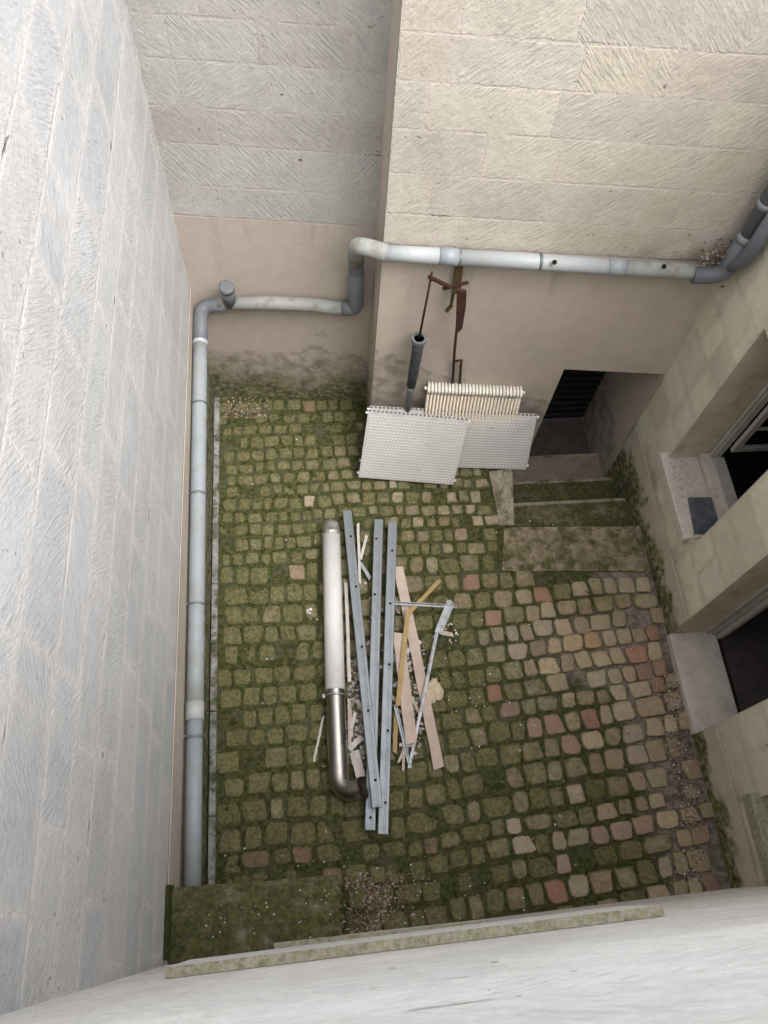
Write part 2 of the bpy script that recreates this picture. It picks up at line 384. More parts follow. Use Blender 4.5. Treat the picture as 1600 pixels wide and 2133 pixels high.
def sett_mat():
    t = NT('sett_stone'); p = t.pos(); a = t.attr('bcol'); c0 = a.outputs['Color']; ms = a.outputs['Alpha']
    fine = t.noise(p, 95, 3, .7); mid = t.noise(p, 22, 5, .65)
    c = t.scalec(c0, t.math('ADD', .42, t.math('ADD', t.math('MULTIPLY', fine, .58), t.math('MULTIPLY', mid, .58))))
    c = t.mix(t.math('MULTIPLY', t.step(t.noise(p, 60, 3, .6), .60, .70), .6), c, (.09, .065, .045))
    k = t.math('ADD', t.math('MULTIPLY', t.noise(p, 16, 6, .72), .85), t.math('MULTIPLY', ms, .85))
    m = t.step(k, .44, .92)
    c = t.mix(t.math('MULTIPLY', m, .86), c, t.mix(t.step(t.noise(p, 40, 4, .7), .35, .65), (.056, .057, .019), (.158, .150, .056)))
    t.base(c, .9, 0, .2); t.bump(t.math('ADD', t.math('MULTIPLY', fine, .5), mid), .006); return t.mat
M['sett'] = sett_mat()
def soil_mat():
    t = NT('moss_ground'); p = t.pos(); a = t.attr('moss').outputs['Fac']
    fine = t.noise(p, 70, 4, .72); mid = t.noise(p, 13, 5, .65)
    mo = t.mix(t.step(t.noise(p, 24, 5, .7), .36, .64), (.036, .041, .014), (.100, .106, .038))
    mo = t.mix(t.math('MULTIPLY', t.step(t.noise(p, 5, 4), .5, .68), .5), mo, (.115, .112, .085))
    di = t.mix(t.step(mid, .35, .65), (.13, .105, .082), (.30, .25, .21))
    c = t.mix(t.step(t.math('ADD', a, t.math('MULTIPLY', t.math('SUBTRACT', t.noise(p, 9, 5, .65), .5), .9)), .25, .62), di, mo)
    c = t.scalec(c, t.math('ADD', .5, fine))
    c = t.mix(t.math('MULTIPLY', t.step(t.noise(p, 120, 2, .6), .66, .74), .5), c, (.24, .22, .18))
    t.base(c, .95, 0, .15); t.bump(t.math('ADD', fine, mid), .012); return t.mat
M['soil'] = soil_mat()
def slab_mat(name, c1, c2, moss):
    t = NT(name); p = t.pos(); fine = t.noise(p, 80, 4, .72); mid = t.noise(p, 10, 6, .7)
    c = t.mix(t.step(mid, .35, .65), c1, c2); c = t.scalec(c, t.math('ADD', .45, fine))
    m = t.step(t.noise(p, 6.5, 6, .72), .62 - moss * .3, .80 - moss * .3)
    c = t.mix(t.math('MULTIPLY', m, .85), c, t.mix(t.step(t.noise(p, 30, 4, .7), .35, .65), (.030, .036, .012), (.105, .110, .030)))
    if moss > .8: c = t.mix(t.math('MULTIPLY', t.step(t.noise(p, 8, 5, .7), .56, .74), .8), c, (.15, .165, .028))
    c = t.mix(t.math('MULTIPLY', t.step(t.noise(p, 130, 2), .68, .75), .6), c, (.42, .38, .32))
    t.base(c, .92, 0, .2); t.bump(t.math('ADD', fine, mid), .008); return t.mat
M['slab'] = slab_mat('slab', (.19, .15, .095), (.36, .295, .21), .62)
M['step_moss'] = slab_mat('step_moss', (.12, .11, .06), (.23, .195, .13), .8)
M['step_edge_highlight'] = slab_mat('step_edge_highlight', (.24, .21, .15), (.36, .31, .24), .45)  # paler stone colour standing for light caught on the tread edges
M['step_dark'] = slab_mat('step_dark', (.09, .075, .055), (.15, .12, .09), .9)
M['step_dry'] = slab_mat('step_dry', (.24, .185, .15), (.30, .24, .20), -.2)
M['landing'] = slab_mat('landing', (.10, .10, .05), (.24, .21, .15), .95)
M['kerb_stone'] = slab_mat('kerb_stone', (.26, .225, .16), (.44, .39, .30), .6)
M['kerb_grey'] = slab_mat('kerb_grey', (.24, .24, .23), (.40, .40, .39), .62)
M['moss_wet'] = slab_mat('moss_wet', (.03, .04, .012), (.05, .06, .015), .6)
def attrcol_mat(name, rough=.9):
    t = NT(name); t.base(t.attr('bcol').outputs['Color'], rough, 0, .2); return t.mat
M['flake'] = attrcol_mat('flake'); M['leaf'] = attrcol_mat('leaf')

# ------------------------------------------------------------------ plan of the courtyard
LA, LB = Vector((-0.890, -0.60)), Vector((-0.872, 4.62))          # left wall face
RA_, RB_ = Vector((-0.95, 4.530)), Vector((0.66, 4.363))           # recessed back wall face
BA, BB = Vector((0.569, 4.001)), Vector((3.16, 3.742))             # projecting back wall face
XR = 2.955                                                         # right wall face
WTOP = 4.75

def blocks(mb, a, b, rects, hrow, lmin, lmax, pal, nrm, ang, jit=.08, seed=1, mi=0, gap=0):
    """ashlar courses as one face per block over rectangles (u0,u1,z0,z1) of a wall plane"""
    r = random.Random(seed)
    a = Vector(a); b = Vector(b); d = (b - a).normalized()
    for (u0, u1, z0, z1) in rects:
        nr = max(1, round((z1 - z0) / hrow)); hs_ = [r.uniform(.85, 1.15) for _ in range(nr)]; s = sum(hs_); z = z0
        for hh in hs_:
            h = hh / s * (z1 - z0); u = u0
            first = r.uniform(.3, 1.0)
            while u < u1 - 1e-4:
                l = r.uniform(lmin, lmax) * first; first = 1.0
                if u1 - (u + l) < lmin * .6: l = u1 - u
                p = [(u, z), (u + l, z), (u + l, z + h), (u, z + h)]
                c = Vector(r.choice(pal)) * r.uniform(1 - jit, 1 + jit)
                pts = [Vector((a.x + d.x * q[0], a.y + d.y * q[0], q[1])) for q in p]
                uv = [(0, 0), (l, 0), (l, h), (0, h)]
                fn = (pts[1] - pts[0]).cross(pts[2] - pts[1])
                if fn.xy.dot(nrm) < 0: pts.reverse(); uv.reverse()
                base = ang[0] if r.random() < ang[2] else -ang[0]
                mb.face(pts, mi, tuple(c), uv, (l, h, (base + r.uniform(-ang[1], ang[1])) % 6.28318, r.random()))
                u += l
            z += h

def backing(mb, a, b, rects, nrm, th, mi=1, setback=.003):
    a = Vector(a); b = Vector(b); d = (b - a).normalized(); nrm = Vector(nrm)
    for (u0, u1, z0, z1) in rects:
        p = [a + d * u0 - nrm * setback, a + d * u1 - nrm * setback, a + d * u1 - nrm * th, a + d * u0 - nrm * th]
        ar = sum(p[i].x * p[(i + 1) % 4].y - p[(i + 1) % 4].x * p[i].y for i in range(4))
        if ar < 0: p.reverse()
        mb.prism([(q.x, q.y) for q in p], z0, z1, mi)

def slabrects(a, b, rects, nrm, t0, t1, mat, name, parent):
    """rendered coat standing t1 proud of the wall plane"""
    mb = MB(); a = Vector(a); b = Vector(b); d = (b - a).normalized(); nrm = Vector(nrm)
    for (u0, u1, z0, z1) in rects:
        p = [a + d * u0 + nrm * t0, a + d * u1 + nrm * t0, a + d * u1 + nrm * t1, a + d * u0 + nrm * t1]
        ar = sum(p[i].x * p[(i + 1) % 4].y - p[(i + 1) % 4].x * p[i].y for i in range(4))
        if ar < 0: p.reverse()
        mb.prism([(q.x, q.y) for q in p], z0, z1)
    return mb.build(name, mat, parent)

# ---- left wall
nL = Vector((1, 0))
mb = MB(); rect = [(0, 5.4, 1.44, 4.95)]
blocks(mb, LA, LB, rect, .31, .42, .85, [(.455, .455, .458), (.47, .47, .47), (.44, .443, .45), (.46, .455, .45)], nL, (.85, .30, .75), .03, 3)
backing(mb, LA, LB, [(0, 5.4, -.3, 4.95)], nL, .5)
wl = tag(mb.build('stone_wall', [M['stone_left'], M['plaster_left']]), 'tall pale grey chiselled stone wall filling the left side, behind the long drain pipe', 'wall', 'stone walls round the courtyard')
slabrects(LA, LB, [(0, 5.4, -.3, 1.438)], nL, .002, .008, M['plaster_left'], 'render_band', wl)

# ---- recessed back wall
d = (RB_ - RA_).normalized(); nR = Vector((d.y, -d.x));
mb = MB(); LR = (RB_ - RA_).length
blocks(mb, RA_, RB_, [(0, LR, 2.16, WTOP)], .29, .48, .85, [(.42, .413, .383), (.43, .423, .392), (.412, .405, .375), (.42, .408, .38), (.395, .373, .342)], nR, (.80, .2, .70), .03, 8)
backing(mb, RA_, RB_, [(0, LR, -.3, WTOP)], nR, .5)
wr = tag(mb.build('stone_wall', [M['stone_recess'], M['plaster_recess']]), 'recessed grey back wall between the left wall and the projecting corner, pink render below', 'wall', 'stone walls round the courtyard')
slabrects(RA_, RB_, [(0, LR, -.3, 2.158)], nR, .002, .006, M['plaster_recess'], 'render_band', wr)

# ---- projecting back wall with the cellar doorway
d = (BB - BA).normalized(); nB = Vector((d.y, -d.x)); LBK = (BB - BA).length
uD = (2.127 - BA.x) / d.x
mb = MB()
blocks(mb, BA, BB, [(0, LBK + .6, 2.36, WTOP)], .30, .42, .90, [(.525, .482, .412), (.545, .50, .42), (.51, .476, .416), (.535, .49, .398), (.48, .442, .39), (.515, .462, .395)], nB, (.85, .16, .06), .035, 21)
backing(mb, BA, BB, [(0, uD, -.9, 1.11), (0, LBK + .6, 1.112, WTOP)], nB, .62)
wb = tag(mb.build('stone_wall', [M['stone_back'], M['plaster_pink']]), 'projecting warm beige back wall with pink render below the pipe and a cellar doorway', 'wall', 'stone walls round the courtyard')
slabrects(BA, BB, [(.0, uD, -.9, 1.11), (.0, LBK + .1, 1.112, 2.357)], nB, .002, .006, M['plaster_pink'], 'render_band', wb)
# flank of the projection
mb = MB(); mb.face([(BA.x - .002, BA.y, -.2), (BA.x - .002, BA.y + .55, -.2), (BA.x - .002, BA.y + .55, WTOP), (BA.x - .002, BA.y, WTOP)][::-1])
mb.box((BA.x + .05, BA.y + .30, 2.5), (.11, .50, 6.0))
mb.build('corner_return', M['plaster_recess'], wb)
# slatted door at the foot of the cellar steps
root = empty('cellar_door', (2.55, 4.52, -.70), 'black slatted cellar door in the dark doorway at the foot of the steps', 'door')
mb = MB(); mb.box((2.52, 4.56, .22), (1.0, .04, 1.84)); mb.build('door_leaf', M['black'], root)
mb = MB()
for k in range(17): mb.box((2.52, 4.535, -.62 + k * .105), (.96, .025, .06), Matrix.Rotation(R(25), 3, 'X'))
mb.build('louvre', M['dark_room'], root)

# ---- right wall with window, door, second window
nW = Vector((-1, 0)); WA = Vector((XR - .0, -1.2)); WB = Vector((XR + .012, 4.7))
def uy(y): return y + 1.2
W1 = (2.335, 3.135); D1 = (1.035, 1.862); W2 = (-.35, .47)
SZ, WT = .80, 2.43; DT = 2.25
rects = [(uy(3.135), uy(3.76), .42, WTOP), (uy(W1[0]), uy(W1[1]), .42, SZ - .02), (uy(W1[0]), uy(W1[1]), WT, WTOP),
         (uy(D1[1]), uy(W1[0]), .42, WTOP), (uy(D1[0]), uy(D1[1]), DT, WTOP), (uy(W2[1]), uy(D1[0]), .42, WTOP),
         (uy(W2[0]), uy(W2[1]), .42, SZ - .12), (uy(W2[0]), uy(W2[1]), WT, WTOP), (0, uy(W2[0]), .42, WTOP)]
mb = MB()
blocks(mb, WA, WB, rects, .33, .30, .62, [(.66, .61, .485), (.69, .635, .49), (.645, .60, .485), (.61, .555, .44), (.69, .64, .51)], nW, (.9, .5, .5), .05, 31)
full = [(uy(3.76), uy(4.7), -.9, WTOP), (uy(3.135), uy(3.76), -.9, WTOP), (uy(W1[0]), uy(W1[1]), -.9, SZ - .02), (uy(W1[0]), uy(W1[1]), WT, WTOP), (uy(D1[1]), uy(W1[0]), -.9, WTOP),
        (uy(D1[0]), uy(D1[1]), DT, WTOP), (uy(W2[1]), uy(D1[0]), -.3, WTOP), (uy(W2[0]), uy(W2[1]), -.3, SZ - .12), (uy(W2[0]), uy(W2[1]), WT, WTOP), (0, uy(W2[0]), -.3, WTOP)]
M['reveal'] = plain_mat('reveal', (.58, .52, .395), .9, 0, .25, 3, .003, .2, dirt=(.33, .28, .20), dirt_amt=.5)
backing(mb, WA, WB, full, nW, .44)
wrt = tag(mb.build('house_wall', [M['stone_right'], M['reveal']]), 'yellowish smooth stone house wall on the right with a window, a door and moss at its foot', 'wall', 'stone walls round the courtyard')
slabrects(WA, WB, [(uy(D1[1]), uy(3.699), -.9, .415), (uy(W2[1]) - .9, uy(D1[0]), -.3, .415)], nW, .002, .010, M['plinth_right'], 'plinth', wrt)
M['plinth_passage'] = plaster_mat('plinth_passage', (.46, .395, .31), (.52, .455, .365), 0.0, .2, .0, mcol=((.04, .045, .012), (.08, .10, .02)))
slabrects(WA, WB, [(uy(3.73), uy(4.7), -.9, 1.1)], nW, .0105, .016, M['plinth_passage'], 'passage_coat', wrt)
# window: frame, casement opened inwards, dark glass
def window(y0, y1, zs, zt, leaf=True):
    fx = XR + .35
    fr = MB()
    for yy in (y0 + .03, y1 - .03): fr.box((fx + .03, yy, (zs + zt) / 2), (.06, .058, zt - zs), bev=.004); fr.box((fx - .012, yy, (zs + zt) / 2), (.02, .03, zt - zs))
    fr.box((fx + .03, (y0 + y1) / 2, zt - .03), (.058, y1 - y0 - .12, .058), bev=.004)
    fr.box((fx + .035, (y0 + y1) / 2, zs + .028), (.10, y1 - y0 - .12, .056), bev=.004)
    f = fr.build('window_frame', M['frame_paint'], wrt)
    if leaf:
        lf = MB(); yl = y1 - .085; x0, x1 = fx + .07, fx + .45
        lf.box(((x0 + x1) / 2, yl, zs + .22), (x1 - x0, .036, .055), bev=.003); lf.box(((x0 + x1) / 2, yl, zt - .10), (x1 - x0, .036, .055), bev=.003)
        for xx in (x0 + .025, x1 - .025): lf.box((xx, yl, (zs + zt) / 2 + .07), (.05, .035, zt - zs - .36))
        for zz in (zs + .52, zs + 1.0): lf.box(((x0 + x1) / 2, yl, zz), (x1 - x0 - .1, .03, .028))
        lf.build('casement', M['frame_paint'], wrt)
        g = MB(); g.box(((x0 + x1) / 2, yl, (zs + zt) / 2 + .07), (x1 - x0 - .1, .006, zt - zs - .42)); g.build('window_pane', M['glass_dark'], wrt)
window(W1[0], W1[1], SZ + .03, WT)
window(W2[0], W2[1], SZ - .02, WT, False)
# sills
mb = MB(); bm = bmesh.new()
mb.box((XR + .107, (2.40 + 3.195) / 2, SZ - .055), (.314, .795, .11), bev=.012)
s1 = mb.build('window_sill', M['sill'], wrt)
mb = MB(); mb.box((XR + .305, (W1[0] + W1[1]) / 2, SZ + .012), (.08, W1[1] - W1[0] - .006, .10), bev=.004); mb.build('sill_upstand', M['sill_plain'], wrt)
mb = MB(); mb.box((XR + .10, .10, SZ - .125), (.32, .80, .14), bev=.012); mb.build('window_sill', M['lichen'], wrt)
# door: threshold, frame mouldings
mb = MB(); mb.box((XR + .18, (D1[0] + D1[1]) / 2, -.10), (.40, D1[1] - D1[0] - .004, .34), bev=.006); mb.build('threshold', M['sill_plain'], wrt)
mb = MB()
for yy, sg in ((D1[1], -1), (D1[0], 1)):
    mb.box((XR + .31, yy + sg * .012, (DT + .07) / 2), (.030, .022, DT - .07)); mb.box((XR + .36, yy + sg * .022, (DT + .07) / 2), (.032, .042, DT - .07)); mb.box((XR + .405, yy + sg * .04, (DT + .07) / 2), (.045, .078, DT - .07), bev=.003)
mb.build('door_frame', M['frame_paint'], wrt)
# dark rooms behind the openings
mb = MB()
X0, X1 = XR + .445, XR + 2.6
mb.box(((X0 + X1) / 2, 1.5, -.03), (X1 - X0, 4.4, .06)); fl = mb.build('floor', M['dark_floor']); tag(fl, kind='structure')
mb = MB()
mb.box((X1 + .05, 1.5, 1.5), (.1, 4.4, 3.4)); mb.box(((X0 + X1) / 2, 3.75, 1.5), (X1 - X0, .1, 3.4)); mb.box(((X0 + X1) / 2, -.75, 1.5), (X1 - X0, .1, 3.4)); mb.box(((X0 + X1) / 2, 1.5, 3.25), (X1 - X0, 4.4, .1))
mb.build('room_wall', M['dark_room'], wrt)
# slate left on the sill
root = empty('slate_tile', (XR + .12, 2.56, SZ + .002), 'dark grey slate tile lying on the window sill of the right wall', 'tile')
pl = [PZ(1433, 1036, SZ + .012), PZ(1512, 1036, SZ + .012), PZ(1530, 1112, SZ + .012), PZ(1447, 1112, SZ + .012)]
mb = MB(); mb.prism([(p.x, p.y) for p in reversed(pl)], SZ + .002, SZ + .014); mb.build('slate_tile_face', M['slate'], root)

# ---- near wall under the camera
NA, NB = Vector((-.95, -.166)), Vector((3.4, -.066)); d = (NB - NA).normalized(); nN = Vector((-d.y, d.x))
mb = MB(); LN = (NB - NA).length
blocks(mb, NA, NB, [(0, LN, -.3, 5.75)], .42, .6, 1.3, [(.80, .79, .77), (.82, .81, .79), (.77, .75, .72)], nN, (.9, .3, .5), .04, 41)
backing(mb, NA, NB, [(0, LN, -.3, 5.75)], nN, .4)
wn = tag(mb.build('stone_wall', [M['stone_near'], M['ledge_front']]), 'pale whitish stone wall along the bottom edge, seen steeply from above with lichened ledges', 'wall', 'stone walls round the courtyard')
def ledge(px0, px1, ya0, ya1, zt, th, name):
    f0, f1 = PZ(px0, ya0, zt), PZ(px1, ya1, zt)
    dd = Vector((d.x, d.y))
    def onwall(p): return NA + dd * ((p.xy - NA).dot(dd)) + nN * .002
    b0, b1 = onwall(f0), onwall(f1)
    mb = MB(); mb.prism([(b0.x, b0.y), (b1.x, b1.y), (f1.x, f1.y), (f0.x, f0.y)], zt - th, zt - .004, 0)
    o = mb.build(name, M['ledge_front'], wn)
    mb = MB(); mb.face([(b0.x, b0.y, zt), (b1.x, b1.y, zt), (f1.x, f1.y, zt), (f0.x, f0.y, zt)])
    mb.face([(f0.x, f0.y, zt), (f1.x, f1.y, zt), (f1.x, f1.y, zt - .004), (f0.x, f0.y, zt - .004)])
    mb.build('lichen_top', M['lichen'], o)
ledge(345, 1380, 2015, 1885, 2.95, .55, 'ledge')
ledge(570, 1018, 1965, 1916, 1.45, .25, 'ledge')

# ------------------------------------------------------------------ ground
SLABP = [(PZ(1045, 1191, 0).x, PZ(1045, 1191, 0).y), (XR - .012, 2.45), (XR - .012, 2.885), (1.79, 2.94), (1.70, 2.93)]
WELLX, WELLY = 1.80, 2.90
def moss_at(x, y):
    v = .68
    if x > .9: v -= .20 * min(1, (x - .9) / .8)
    if x > 2.25: v -= .40 * min(1, (x - 2.25) / .35)
    if x < .1: v += .16
    if y < .35 and x < 1.2: v += .10
    g = math.exp(-(((x - 2.10) / .48) ** 2 + ((y - 1.75) / .40) ** 2)); v -= .55 * g
    g = math.exp(-(((x - 1.15) / .35) ** 2 + ((y - 1.75) / .5) ** 2)); v += .28 * g
    g = math.exp(-(((x - .75) / .55) ** 2 + ((y - 3.15) / .45) ** 2)); v -= .18 * g
    v += .30 * mnoise.noise(Vector((x * 1.6, y * 1.6, 3.1)))
    return max(0, min(1, v))
def in_well(x, y): return x > WELLX and y > WELLY
gx0, gx1, gy0, gy1, st = -.95, 3.02, -.32, 4.62, .022
nx, ny = int((gx1 - gx0) / st) + 1, int((gy1 - gy0) / st) + 1
me = bpy.data.meshes.new('ground'); vs = []; ms = []
for j in range(ny):
    for i in range(nx):
        x, y = gx0 + i * st, gy0 + j * st; m = moss_at(x, y)
        z = .010 * mnoise.noise(Vector((x * 9, y * 9, 0))) + .006 * mnoise.noise(Vector((x * 31, y * 31, 5))) + .014 * (m - .5) - .004
        vs.append((x, y, z)); ms.append(min(1, m + .34 * max(0, min(1, (2.62 - x) / .25))))
fs = []
for j in range(ny - 1):
    for i in range(nx - 1):
        x, y = gx0 + i * st, gy0 + j * st
        if in_well(x + st / 2, y + st / 2): continue
        k = j * nx + i; fs.append((k, k + 1, k + nx + 1, k + nx))
me.from_pydata(vs, [], fs); me.materials.append(M['soil'])
at = me.attributes.new('moss', 'FLOAT', 'POINT')
for i, m in enumerate(ms): at.data[i].value = m
for p in me.polygons: p.use_smooth = True
ground = link(bpy.data.objects.new('ground', me)); tag(ground, kind='structure')

# setts
COLS = [(.31, .25, .165), (.34, .275, .185), (.29, .24, .165), (.35, .295, .21), (.31, .265, .185), (.28, .215, .15)]
def pip(x, y, poly):
    c = False; n = len(poly)
    for i in range(n):
        x1, y1 = poly[i]; x2, y2 = poly[(i + 1) % n]
        if (y1 > y) != (y2 > y) and x < (x2 - x1) * (y - y1) / (y2 - y1) + x1: c = not c
    return c
KERB = [PZ(1018, 985, 0), PZ(1066, 978, 0), PZ(1070, 1096, 0), PZ(1040, 1096, 0)]
KERBP = [(p.x, p.y) for p in KERB]
# stones whose colour stands out in the photo: pixel, colour, moss
SPECIAL = [((1165, 1385), (.52, .42, .25), .0), ((1195, 1430), (.50, .29, .14), .0), ((1185, 1340), (.50, .37, .20), .0), ((1225, 1335), (.44, .27, .14), .0), ((1265, 1340), (.46, .36, .25), .0),
           ((1255, 1385), (.50, .40, .25), .0), ((1215, 1390), (.46, .39, .23), .1), ((1250, 1430), (.46, .39, .27), .1), ((1340, 1425), (.50, .40, .28), 0), ((1345, 1365), (.42, .19, .12), 0),
           ((1190, 1308), (.46, .36, .24), 0), ((1350, 1318), (.30, .13, .09), 0), ((1235, 1475), (.26, .10, .075), 0), ((1015, 1445), (.27, .10, .07), .1), ((1020, 1295), (.32, .17, .11), .1),
           ((1130, 1240), (.33, .14, .09), .1), ((980, 1205), (.28, .13, .09), .1), ((1145, 1850), (.36, .15, .10), .1), ((1170, 1530), (.34, .19, .13), .1), ((1195, 1680), (.19, .11, .09), .1),
           ((1000, 1850), (.3, .25, .18), .2), ((1070, 1742), (.45, .38, .29), 0), ((1175, 1790), (.40, .29, .23), 0), ((1290, 1715), (.37, .26, .20), 0), ((1345, 1705), (.36, .23, .17), 0), ((1250, 1775), (.10, .12, .03), 1), ((1215, 1625), (.05, .07, .015), 1.3),
           ((645, 1795), (.24, .11, .07), .3), ((520, 1800), (.15, .08, .05), .3), ((695, 1830), (.2, .1, .07), .3), ((630, 850), (.22, .12, .07), .3), ((1370, 1410), (.33, .18, .11), 0), ((1085, 1485), (.2, .12, .1), .1), ((1120, 1535), (.33, .20, .14), .1), ((650, 1050), (.40, .33, .25), .1), ((605, 1200), (.30, .2, .14), .2), ((1260, 1745), (.3, .2, .15), 0),
           ((1320, 1390), (.44, .31, .2), 0), ((1295, 1420), (.42, .33, .23), 0), ((1250, 1260), (.33, .26, .13), .3), ((1300, 1265), (.34, .25, .13), .3)]
SPEC = [(PZ(p[0], p[1], 0), c, m) for p, c, m in SPECIAL]
mbS = MB(); sr = random.Random(5)
def add_sett(cx, cy, wx, wy, rot, col, moss):
    n = 18; e = sr.uniform(3.2, 7.5); ring = []; ph = [sr.uniform(.91, 1.05) for _ in range(n)]
    shx = sr.uniform(-.16, .16); tap = sr.uniform(-.14, .14)
    for k in range(n):
        a = 2 * math.pi * k / n + .1
        ca, sa = math.cos(a), math.sin(a)
        x = math.copysign(abs(ca) ** (2 / e), ca); y = math.copysign(abs(sa) ** (2 / e), sa)
        x *= (1 + tap * y); x += shx * y
        ring.append((x * wx / 2 * ph[k], y * wy / 2 * ph[(k * 5 + 3) % n]))
    c, s = math.cos(rot), math.sin(rot)
    tz = sr.uniform(.007, .017) - .012 * max(0, moss - .4); tx, ty = sr.uniform(-.05, .05), sr.uniform(-.05, .05)
    b = len(mbS.v)
    for sc, z in ((1.06, -.03), (1.0, tz - .009), (.955, tz - .002), (.84, tz), (.42, tz + .0015)):
        for (x, y) in ring:
            X, Y = x * sc, y * sc
            dz = tx * X + ty * Y + (.0022 * mnoise.noise(Vector((cx * 50 + X * 40, cy * 50 + Y * 40, 1))) if z > 0 else 0)
            mbS.v.append((cx + c * X - s * Y, cy + s * X + c * Y, z + dz))
    for r_ in range(4):
        cc = (*col, moss + (.40, .32, .14, -.04)[r_])
        for k in range(n):
            k2 = (k + 1) % n; mbS.raw([b + r_ * n + k, b + r_ * n + k2, b + (r_ + 1) * n + k2, b + (r_ + 1) * n + k], 0, cc, smooth=True)
    mbS.raw([b + 4 * n + k for k in range(n)], 0, (*col, moss - .08), smooth=True)
def rowshift(x, y):
    f = .10 * max(0, x - .7) * max(0, min(1, (2.6 - y) / 1.5)) - .05 * max(0, x - .9) * max(0, min(1, (y - 2.2) / .8))
    return f + .025 * mnoise.noise(Vector((x * 1.2, y * 1.2, 9)))
y = -.34
while y < 4.46:
    h = sr.uniform(.140, .188) if y < 2.6 else sr.uniform(.105, .150)
    x = -.83 + sr.uniform(0, .08)
    while x < 2.93:
        wdt = sr.uniform(.115, .20) if y < 2.6 else sr.uniform(.085, .15)
        if sr.random() < .07: wdt *= 1.35
        cx = x + wdt / 2; cy = y + h / 2 + rowshift(cx, y); x += wdt
        if cx > 2.93: break
        cx2 = cx + sr.uniform(-.008, .008); cy2 = cy + sr.uniform(-.010, .010)
        mo = moss_at(cx, cy)
        if in_well(cx + .08, cy + .09) or pip(cx, cy + .06, SLABP) or pip(cx, cy - .06, SLABP) or pip(cx, cy, KERBP) or pip(cx + .05, cy, KERBP): continue
        if cy > (4.44 if cx < .52 else 3.93) or cy < -.28: continue
        if sr.random() < .03 + .10 * max(0, mo - .6): continue
        gap = sr.uniform(.009, .018) + .008 * mo
        col = Vector(sr.choice(COLS)) * sr.uniform(.82, 1.15)
        if cx > 1.9: col = col * 1.12 + Vector((.022, .008, .0))
        q = sr.random()
        if q < .04: col = Vector((.26, .175, .13)) * sr.uniform(.8, 1.2)
        elif q < .10: col = Vector((.36, .29, .22))
        mo2 = max(.42 if cx < .7 else (.25 if cx < 1.5 else 0), min(1.2, mo + sr.uniform(-.22, .25) - .10))
        for P_, c_, m_ in SPEC:
            c_ = Vector(c_).lerp(Vector((.31, .245, .18)), .42)
            if abs(P_.x - cx) < wdt * .5 and abs(P_.y - cy) < h * .5: col = Vector(c_); mo2 = m_
        add_sett(cx2, cy2, wdt - gap, (h - gap) * sr.uniform(.88, 1.0), sr.uniform(-.05, .05) + (.06 if cx > .9 and cy < 2 else 0), tuple(col), mo2)
    y += h
setts = mbS.build('paving', M['sett']); tag(setts, kind='structure')

# slab at the head of the steps and the kerb beside them
mb = MB(); mb.prism(SLABP, -.12, .018); o = tag(mb.build('slab', M['slab']), kind='structure')
mb = MB(); mb.prism(KERBP[::-1], -.9, .024); o = tag(mb.build('kerb', M['kerb_stone']), kind='structure')
# gutter kerb along the left wall
mb = MB(); yy = .1
while yy < 4.42:
    l = sr.uniform(.5, .9); e = min(yy + l, 4.44)
    mb.box((-.836, (yy + e) / 2, .010), (.050, e - yy - .008, .07), bev=.006); yy = e
tag(mb.build('kerb', M['kerb_grey']), kind='structure')
# cellar steps
root = empty('cellar_steps', (2.45, 2.93, -.70), 'mossy stone steps going down to the dark cellar doorway at the right', 'steps')
for (y0, y1, z, mt) in ((2.86, 3.215, -.17, 'step_moss'), (3.22, 3.545, -.36, 'step_dark'), (3.55, 3.925, -.53, 'step_dry'), (3.93, 4.62, -.72, 'dark_floor')):
    mb = MB(); mb.box((2.40, (y0 + y1) / 2 + .03, (z - 1.0) / 2), (1.12 + .0, y1 - y0 + .06 - .002, z + 1.0), bev=.008); o = mb.build('step', M[mt], root)
    if mt != 'dark_floor':
        mb = MB(); mb.box((2.40, y1 + .045, z - .0085), (1.116, .036, .022), bev=.006); mb.build('nosing_highlight', M['step_edge_highlight'], o)  # added pale strip, the edge highlight is put into its colour
mb = MB(); mb.box((1.80, 3.75, -.46), (.06, 1.7, .90)); mb.build('side_wall', M['step_moss'], root)
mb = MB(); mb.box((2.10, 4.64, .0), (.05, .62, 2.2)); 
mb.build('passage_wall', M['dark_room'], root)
# raised mossy landing
LZ = 1.38
q = [PZ(341, 1850, LZ), PZ(455, 1838, LZ), PZ(705, 1822, LZ)]
mb = MB(); poly = [(LA.x + .012, -.158), (PZ(705, 1955, LZ).x, -.142), (q[2].x, q[2].y), (q[1].x, q[1].y), (LA.x + .012, q[0].y)]
mb.prism([(p[0], p[1] - (.012 if p[1] > 0 else 0)) for p in poly], -.05, LZ - .02)
NX, NY = 64, 26; b0 = len(mb.v)
for j in range(NY + 1):
    for i in range(NX + 1):
        u, v = i / NX, j / NY; x = poly[0][0] * (1 - u) + poly[2][0] * u; yn = poly[0][1] * (1 - u) + poly[1][1] * u
        yf = poly[4][1] * (1 - u) + poly[2][1] * u + .008 * mnoise.noise(Vector((x * 7, 2, 0))) + .004 * mnoise.noise(Vector((x * 31, 5, 0)))
        xe = .008 * mnoise.noise(Vector((v * 5, 7, 1))) * u
        e = min(1, min(v * 0 + (1 - v), (1 - u) * 2.2) / .10)
        mb.v.append((x + xe, yn * (1 - v) + yf * v, LZ - .02 + .02 * e ** .5 + (.006 * mnoise.noise(Vector((x * 11, v * 4, 3))) + .004 * mnoise.noise(Vector((x * 37, v * 13, 8)))) * e))
for j in range(NY):
    for i in range(NX):
        k = b0 + j * (NX + 1) + i; mb.raw([k, k + 1, k + NX + 2, k + NX + 1], 0, smooth=True)
land = tag(mb.build('stone_landing', M['landing']), 'raised moss covered stone landing in the bottom left corner where the drain pipe disappears', 'landing')
